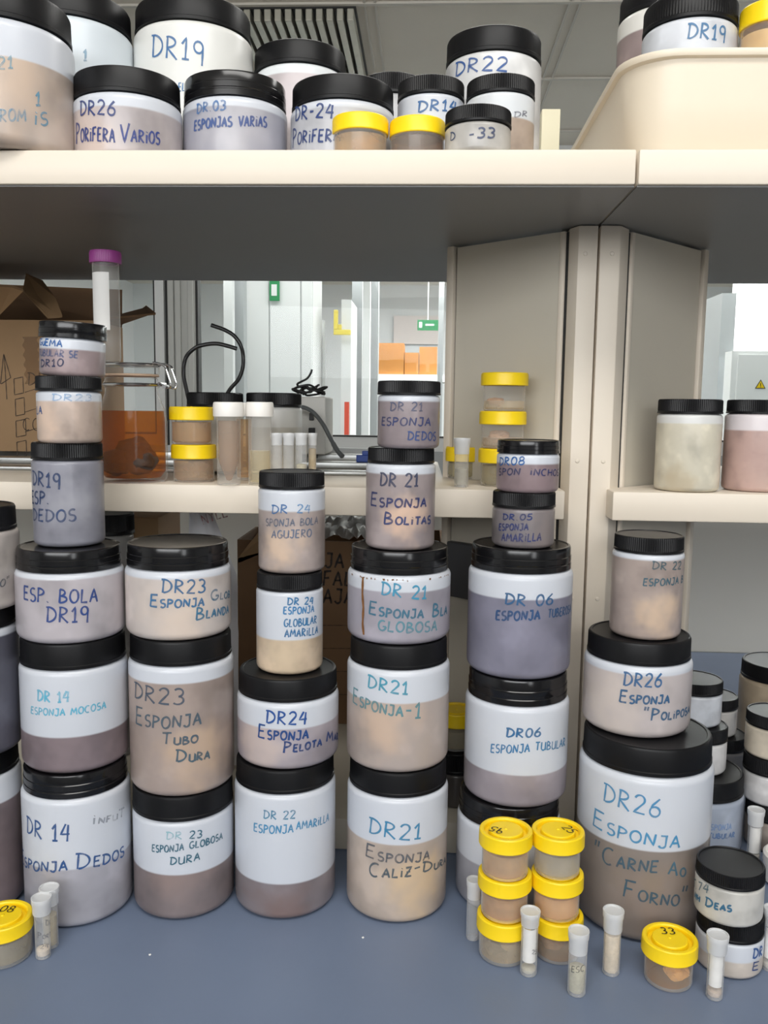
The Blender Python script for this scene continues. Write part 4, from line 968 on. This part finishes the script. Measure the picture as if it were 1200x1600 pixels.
# ================================================================== boxes and bags under the middle shelf, on the lower board
ZL = .0384
YC = 1.25
p, q = atY(372, 1000, YC), atY(690, 1000, YC); zt_ = atY(520, 846, YC).z
t = thing('cardboard_box', ((p.x + q.x) / 2, YC, ZL), 'shaded brown cardboard box with black handwriting behind the fourth and fifth stacks', 'cardboard box')
w = (q.x - p.x) / 2; hB = zt_ - ZL
bm = bmesh.new(); dB = .14
box(bm, -w, w, 0, .004, 0, hB); box(bm, -w, w, dB - .004, dB, 0, hB); box(bm, -w, -w + .004, .004, dB - .004, 0, hB); box(bm, w - .004, w, .004, dB - .004, 0, hB); box(bm, -w + .004, w - .004, .004, dB - .004, 0, .004)
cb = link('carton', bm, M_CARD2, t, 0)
ox = (p.x + q.x) / 2
L2 = lambda x, y, Y=YC: atY(x, y, Y) - Vector((ox, YC, ZL))
write_flat(cb, [(txt, L2(x, y) - Vector((0, .0008, 0)), (1, 0, 0), (0, 0, 1), .0205, .003) for txt, x, y in (('JA O', 508, 886), ('FALC', 505, 914), ('AJA', 505, 942))], m=ink((30, 22, 16), .1))
bm = bmesh.new()
for y in (977, 1013, 1049, 1085):
    a = L2(500, y); b = L2(560, y); ribbon(bm, [(a.x, a.z), (b.x, b.z)], .0012, lambda u, v: Vector((u, -.0007, v)))
link('ruled_lines', bm, ink((60, 44, 30), .3), cb, 0)
a, b, c2_, d2_ = L2(372, 880), L2(372, 872), L2(403, 833, YC - .02), L2(403, 845, YC - .02)
bm = bmesh.new(); vs = [bm.verts.new(v) for v in (a, L2(420, 860), d2_, c2_, b)]; vs2 = [bm.verts.new(v.co + Vector((0, .004, .001))) for v in vs]
bm.faces.new(vs); bm.faces.new(vs2[::-1])
for i in range(5): bm.faces.new((vs[i], vs2[i], vs2[(i + 1) % 5], vs[(i + 1) % 5]))
link('flap', bm, M_CARD, t, 0)
# crumpled film on that box
p, q = atY(492, 838, YC - .01), atY(590, 806, YC - .01)
bm = bmesh.new(); n = 16; g = []
for i in range(n + 1):
    rw = []
    for k in range(9):
        x = p.x + (q.x - p.x) * i / n; y = YC - .02 + .13 * k / 8
        rw.append(bm.verts.new((x, y, zt_ + .006 + .022 * abs(noise.noise(Vector((i * .55, k * .6, 2)))) + .014 * (k / 8))))
    g.append(rw)
for i in range(n):
    for k in range(8): bm.faces.new((g[i][k], g[i + 1][k], g[i + 1][k + 1], g[i][k + 1]))
r = bmesh.ops.solidify(bm, geom=list(bm.faces), thickness=.0012)
tag(link('crumpled_wrap', bm, M_BAG, None, 60), 'crumpled translucent film lying on the shaded cardboard box', 'plastic film')
# second carton and a white bag to the left
p, q = atY(199, 900, 1.30), atY(283, 900, 1.30)
t = tag(link('carton', box(bmesh.new(), p.x, q.x, 1.19, 1.30, ZL, .352, .001), M_CARD, None, 0), 'narrow brown carton under the middle shelf behind the third stack', 'carton')
p, q = atY(286, 830, 1.06), atY(366, 880, 1.06)
bm = bmesh.new(); g = []
for i in range(15):
    rw = []
    for k in range(22):
        u = i / 14; v = k / 21
        z = ZL + .008 + (.378 - ZL - .008) * v
        bulge = .035 * math.sin(PI * min(1, v * 1.05)) + .008
        ww = (q.x - p.x) * (1 - .55 * max(0, v - .75) / .25)
        x = p.x + .002 + (q.x - p.x - ww) * .1 + ww * u
        rw.append(bm.verts.new((x, 1.07 - bulge * math.sin(PI * u) + .008 * noise.noise(Vector((u * 5, v * 9, 4))), z + .006 * noise.noise(Vector((u * 4, v * 6, 1))))))
    g.append(rw)
for i in range(14):
    for k in range(21): bm.faces.new((g[i][k], g[i + 1][k], g[i + 1][k + 1], g[i][k + 1]))
bmesh.ops.solidify(bm, geom=list(bm.faces), thickness=.002)
t = tag(link('paper_bag', bm, mat('white_bag', lin((246, 246, 250)), .6, noise_amt=.04), None, 60), 'white paper bag with reddish script between the carton and the open box', 'bag')
o_ = atY(318, 820, 1.03)
write_flat(t, [('nyle', o_, Vector((.9, 0, .35)), Vector((-.35, 0, .9)), .018, .0016)], m=ink((150, 90, 95), .3))
al = math.asin(.04 / 1.22); az = azim(166, 820)
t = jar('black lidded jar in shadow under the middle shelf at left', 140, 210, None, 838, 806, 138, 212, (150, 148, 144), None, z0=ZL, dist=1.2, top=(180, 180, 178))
# cup standing on a black lid behind the fifth and sixth stacks
al = math.asin(.027 / 1.08)
bj = jar('dark shaded jar with black lid carrying a yellow cup, between the fifth and sixth stacks', 672, 752, None, 1203, 1172, 673, 751, (84, 78, 74), None, z0=ZL, R=.032, dist=1.015, hb=.042, hl=.024, lidR=.0325, top=(96, 90, 86))  # shade between the stacks is put into the dark body colours
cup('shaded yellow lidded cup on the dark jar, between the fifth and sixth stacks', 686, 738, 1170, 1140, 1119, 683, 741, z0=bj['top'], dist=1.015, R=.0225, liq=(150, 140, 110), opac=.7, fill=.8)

# ================================================================== cups and vials on the bench
a = cup('lowest yellow cup of the left bench stack of three', 747.7, 824, 1512.6, 1473.7, 1450, 743.7, 829, liq=(176, 160, 132), opac=.5, fill=.85, spec=[(.2, -.3, .3, (.35, .3, .35), (196, 180, 150))])
b = cup('middle yellow cup of the left bench stack, with a stick like specimen', 751, 823.7, 1445, 1406, 1383, 745, 829.6, z0=a['top'], prev=a['d'], liq=(196, 160, 112), opac=.55, fill=.85, spec=[(.1, -.35, .35, (.5, .3, .3), (206, 172, 126))])
cup('topmost yellow cup of the left bench stack, marked 95 on its lid', 752.5, 825, 1379.6, 1338, 1315, 747, 831, z0=b['top'], prev=b['d'], liq=(206, 176, 132), opac=.5, fill=.85, spec=[(.0, -.3, .4, (.5, .4, .3), (196, 160, 116))], mark=('95', 2.6, .0095))
a = cup('lowest yellow cup of the right bench stack of three', 835, 905, 1509, 1471, 1448, 830, 909.7, liq=(150, 124, 92), opac=.5, fill=.85, spec=[(-.2, -.2, .3, (.55, .4, .4), (176, 150, 116))])
b = cup('middle yellow cup of the right bench stack, with orange tan filling', 833, 904.5, 1443, 1405, 1382, 829, 912, z0=a['top'], prev=a['d'], liq=(222, 174, 118), opac=.75, fill=.85)
cup('topmost yellow cup of the right bench stack, marked 25 on its lid', 834, 905.7, 1377, 1338, 1315, 831, 915, z0=b['top'], prev=b['d'], liq=(176, 168, 150), opac=.6, fill=.85, mark=('25', -1.1, .0095))
cup('single yellow cup marked 33 with a pale sponge piece, on the bench at right', 1005, 1082, 1551.5, 1512, 1489, 1000.8, 1091, liq=(190, 158, 110), opac=.18, fill=.75, spec=[(.2, -.42, .3, (.5, .38, .34), (255, 232, 190)), (.5, -.38, .5, (.28, .28, .28), (255, 230, 186))], mark=('33', 0.0, .0095))
cup('single yellow cup marked 08, at the left front edge of the bench', -40, 52, 1516, 1476, 1454, -44, 53.8, liq=(150, 142, 124), opac=.65, fill=.9, mark=('08', 0.0, .0095))
vial('white capped vial with cream powder, nearest the extra large jar', 942, 969, 1527, 1460, 1430, 941, 975, stuffcol=(232, 214, 186), fill=.92)
vial('vial with grey sediment lettered ESC, frontmost on the bench', 887, 916, 1559.5, 1494.7, 1462, 886.7, 920.5, stuffcol=(196, 190, 164), fill=.62, scrib=[wl('ESC', 893, 1518, 912, 1516, 10, (70, 72, 78))])
vial('vial with rolled paper right of the cup marked 33', 1104, 1131, 1565, 1493, 1468, 1103.5, 1140, stuffcol=(210, 190, 172), fill=.16, paper=True)
vial('vial with white paper slip in front of the two yellow cup stacks', 813.5, 839.6, 1528, 1451.6, 1431, 812.5, 844.6, stuffcol=(206, 200, 182), fill=.12, paper=True, scrib=[wl('25', 831, 1490, 838, 1490, 7, (90, 90, 96))])
vial('empty looking vial left of the yellow cup stacks', 729, 750, 1471, 1407.6, 1380, 727.5, 752, fill=0)
vial('front vial of the pair beside the cup marked 08', 54.5, 79, 1500.5, 1432, 1409, 51.6, 85, stuffcol=(232, 216, 196), fill=.18, scrib=[wl('DR', 71, 1446, 81, 1445, 9, (110, 112, 118)), wl('Port', 59, 1465, 78, 1463, 10, (100, 102, 110)), wl('24', 63, 1482, 75, 1480, 7, (110, 112, 118))])
vial('rear vial of the pair beside the cup marked 08, with tan contents', 66.5, 91, 1484, 1417.5, 1393, 61, 93.5, stuffcol=(172, 156, 120), fill=.75)
vial('vial with white label behind the jar lettered 74, right edge', 1167, 1189, 1352, 1292, 1269, 1164.5, 1193, dist=1.03, stuffcol=(206, 198, 186), fill=.2, paper=True)
vial('vial with paper cut by the right frame edge, beside the front right pair', 1191, 1217, 1520, 1450, 1425, 1190, 1222, stuffcol=(206, 200, 190), fill=.15, paper=True)
for x, y, lab in ((234, 1493, 'tiny white crumb on the bench at left'), (567, 1466, 'tiny white crumb on the bench below the fifth stack')):
    p = atZ(x, y, 0)
    tag(link('crumb', lump(bmesh.new(), (p.x, p.y, .0008), (.0012, .001, .0008), x, .4, 2), M_PAPER), lab, 'crumb')

# ================================================================== beyond the glazed partition
def room_box(name, x0, y0, x1, y1, Y, dep, m, label=None, cat=None, zlo=None, zhi=None, parent=None, bev=0.0):
    ym = (y0 + y1) / 2; a, b = atY(x0, ym, Y), atY(x1, ym, Y); xm = (x0 + x1) / 2
    z1 = atY(xm, y0, Y).z if zhi is None else zhi; z0 = atY(xm, y1, Y).z if zlo is None else zlo
    o = link(name, box(bmesh.new(), a.x, b.x, Y, Y + dep, z0, z1, bev), m, parent, 0)
    if label: tag(o, label, cat)
    return o
FZ = ZF + .0005
# tall white cupboards
Y = 5.6
a, b = atY(382, 560, Y).x, atY(488, 560, Y).x
t = thing('tall_cupboard', ((a + b) / 2, Y, FZ), 'tall white cupboard with plain doors seen through the left part of the window', 'cupboard')
w = (b - a) / 2
link('carcass', box(bmesh.new(), -w, w, .02, .5, 0, 2.45), M_WHITE, t, 0)
xx = [-w, (atY(421, 560, Y).x - (a + b) / 2), (atY(470, 560, Y).x - (a + b) / 2), w]
for i in range(3):
    dr = link('door', box(bmesh.new(), xx[i] + .004, xx[i + 1] - .004, 0, .019, .05, 2.43, .004), M_WHITE, t, 0)
p, q = atY(421.5, 470, Y - .02), atY(437, 440, Y - .02)
t = thing('hanging_sign', ((p.x + q.x) / 2, Y - .03, p.z), 'small dark green pictogram sign on the tall white cupboard', 'sign')
link('board', box(bmesh.new(), -(q.x - p.x) / 2, (q.x - p.x) / 2, 0, .008, 0, .14), M_GREEN, t, 0)
link('pictogram', box(bmesh.new(), -(q.x - p.x) * .3, (q.x - p.x) * .25, -.003, -.0005, .03, .10), M_WHITE, t, 0)
room_box('trim_6', 350, 440, 364, 690, 5.2, .06, M_WHITE, zlo=FZ, zhi=ZC)['kind'] = 'structure'
room_box('trim_7', 366, 440, 381, 690, 5.3, .1, M_GREYP, zlo=FZ, zhi=ZC)['kind'] = 'structure'
# door with dark window, white door leaf, columns
Y = 6.15
t = thing('corridor_door', (atY(498, 600, Y).x, Y, FZ), 'grey white door with a narrow dark window beyond the tall cupboard', 'door')
w = atY(507, 600, Y).x - atY(490, 600, Y).x
link('leaf', box(bmesh.new(), -w / 2, w / 2, 0, .04, 0, 2.0, .003), M_WHITE, t, 0)
zz0, zz1 = atY(498, 608, Y).z - FZ, atY(498, 525, Y).z - FZ
link('window', box(bmesh.new(), -w * .32, w * .3, -.004, -.0005, zz0, zz1), M_CHAR, t, 0)
Y = 6.0
lf = room_box('door_leaf', 533, 470, 548, 690, Y, .5, M_WHITE, 'white door standing open edge on, with a yellow bracket', 'door', zlo=FZ, zhi=atY(541, 468, Y).z)
p = atY(521, 523, Y - .08)
bm = box(bmesh.new(), 0, .115, 0, .02, 0, .035, .004)
box(bm, 0, .03, 0, .02, .035, .165, .006); box(bm, .03, .055, 0, .02, .035, .07, .006)
link('bracket', bm, mat('yellow_enamel', lin((236, 214, 60)), .4), lf, 0, p)
room_box('red_pole', 538, 628, 545, 690, 5.85, .03, M_RED, 'red upright pole at the foot of the open door', 'pole', zlo=FZ, zhi=atY(541, 628, 5.85).z)
room_box('trim_8', 549, 492, 565, 690, 6.9, .3, M_GREYP, zlo=FZ, zhi=ZC)['kind'] = 'structure'
room_box('trim_9', 566, 495, 577, 690, 6.6, .1, M_WHITE, zlo=FZ, zhi=ZC)['kind'] = 'structure'
room_box('trim_10', 579, 505, 590, 690, 6.8, .12, M_GREYP, zlo=FZ, zhi=ZC)['kind'] = 'structure'
room_box('trim_11', 684, 445, 692, 690, 7.0, .1, M_GREYP, zlo=FZ, zhi=ZC)['kind'] = 'structure'
# rack with cartons
Y = 7.4
t = thing('storage_rack', (atY(640, 600, Y).x, Y, FZ), 'white storage rack full of cartons at the end of the corridor', 'rack')
w = .42
for zz in (.35, .9):
    link('shelf', box(bmesh.new(), -w, w, 0, .5, zz - .05, zz), M_WHITE, t, 0)
zs2 = atY(640, 585, Y).z
for s in (-1, 1): link('upright', box(bmesh.new(), s * w - .02, s * w + .02, .01, .49, 0, 2.0), M_WHITE, t, 0)
link('shelf', box(bmesh.new(), -w + .021, w - .021, .0, .5, zs2 - FZ - .06, zs2 - FZ), M_WHITE, t, 0)
for i, (x0, y0, x1, lab) in enumerate(((592, 536, 631, 'tall orange brown carton at the left of the corridor rack'), (632, 551, 654, 'short orange brown carton in the middle of the corridor rack'), (655, 542, 683, 'orange brown carton at the right of the corridor rack, below the exit sign'))):
    room_box('carton', x0, y0, x1, 585, Y + .04 + .02 * i, .35, M_WOOD, lab, 'carton', zlo=zs2 + .0005)
zq = atY(640, 597, Y).z
Y = 7.0
p, q = atY(652, 516, Y), atY(685, 500, Y)
t = thing('exit_sign', ((p.x + q.x) / 2, Y, p.z), 'green emergency exit sign hanging in the corridor', 'sign')
link('board', box(bmesh.new(), -(q.x - p.x) / 2, (q.x - p.x) / 2, 0, .02, 0, q.z - p.z), M_GREEN, t, 0)
bm = box(bmesh.new(), -.07, -.045, -.002, -.0005, .02, .065); box(bm, -.02, .05, -.002, -.0005, .035, .05)
link('pictogram', bm, M_WHITE, t, 0)
link('hanger', box(bmesh.new(), -.004, .004, .008, .012, q.z - p.z, ZC - p.z - .0005), M_STEEL, t, 0)
p, q = atY(606, 467, 8.0), atY(690, 520, 8.0)
tag(link('notice_board', box(bmesh.new(), p.x, q.x, 9.44, 9.49, q.z, p.z), mat('pale_pink_board', lin((224, 214, 210)), .6), None, 0), 'pale notice board on the far corridor wall', 'board')
# the part seen at the right, behind the jars of the right shelf
Y = 5.4
room_box('grey_cupboard', 1122, 462, 1144, 700, Y, .45, M_GREYP, 'grey cupboard beyond the glass at the right of the splayed panel', 'cupboard', zlo=FZ, zhi=atY(1135, 458, Y).z)
BX('wall_inner', pxX(1145, 6.9), pxX(1145, 6.9) + 2.0, 6.9, 7.0, ZF, ZC, M_WHITE)
Y = 5.2
a, b = atY(1143, 600, Y).x, atY(1330, 600, Y).x
t = thing('white_cabinet', ((a + b) / 2, Y, FZ), 'white cabinet with a yellow warning triangle beyond the glass at right', 'cabinet')
w = (b - a) / 2; zt3 = atY(1160, 548, Y).z - FZ
link('carcass', box(bmesh.new(), -w, w, .02, .14, 0, zt3), M_WHITE, t, 0)
link('door', box(bmesh.new(), -w + .03, w, 0, .019, .05, zt3 - .02, .003), M_WHITE, t, 0)
p = atY(1188, 607, Y - .003) - Vector(((a + b) / 2, Y, FZ)); s_ = atY(1196, 600, Y).x - atY(1180, 600, Y).x
def tri(s, y, m, name, par):
    bm = bmesh.new(); h_ = s * .87; c_ = p.z + s_ * .29
    f_ = [bm.verts.new((p.x + dx * s, y, c_ + dz * s)) for dx, dz in ((-.5, -.29), (.5, -.29), (0, .58))]; g_ = [bm.verts.new(v.co + Vector((0, .001, 0))) for v in f_]
    bm.faces.new(f_); bm.faces.new(g_[::-1])
    for i in range(3): bm.faces.new((f_[i], g_[i], g_[(i + 1) % 3], f_[(i + 1) % 3]))
    return link(name, bm, m, par, 0)
wt = tri(s_ * 1.05, -.002, M_DARK, 'warning_triangle', t)
tri(s_ * .80, -.0035, M_YEL, 'yellow_field', wt)
bm = box(bmesh.new(), p.x - s_ * .035, p.x + s_ * .035, -.0045, -.0037, p.z + s_ * .24, p.z + s_ * .55); box(bm, p.x - s_ * .035, p.x + s_ * .035, -.0045, -.0037, p.z + s_ * .13, p.z + s_ * .19)
link('exclamation_mark', bm, M_DARK, wt, 0)
# ceiling lamp over there
p = atZ(1195, 455, ZC)
t = tag(link('ceiling_lamp', box(bmesh.new(), p.x - .12, p.x + .7, p.y - .1, p.y + .2, ZC - .05, ZC - .0005, .01), M_WHITE, None, 0), 'flat white ceiling lamp beyond the glass at right', 'lamp')
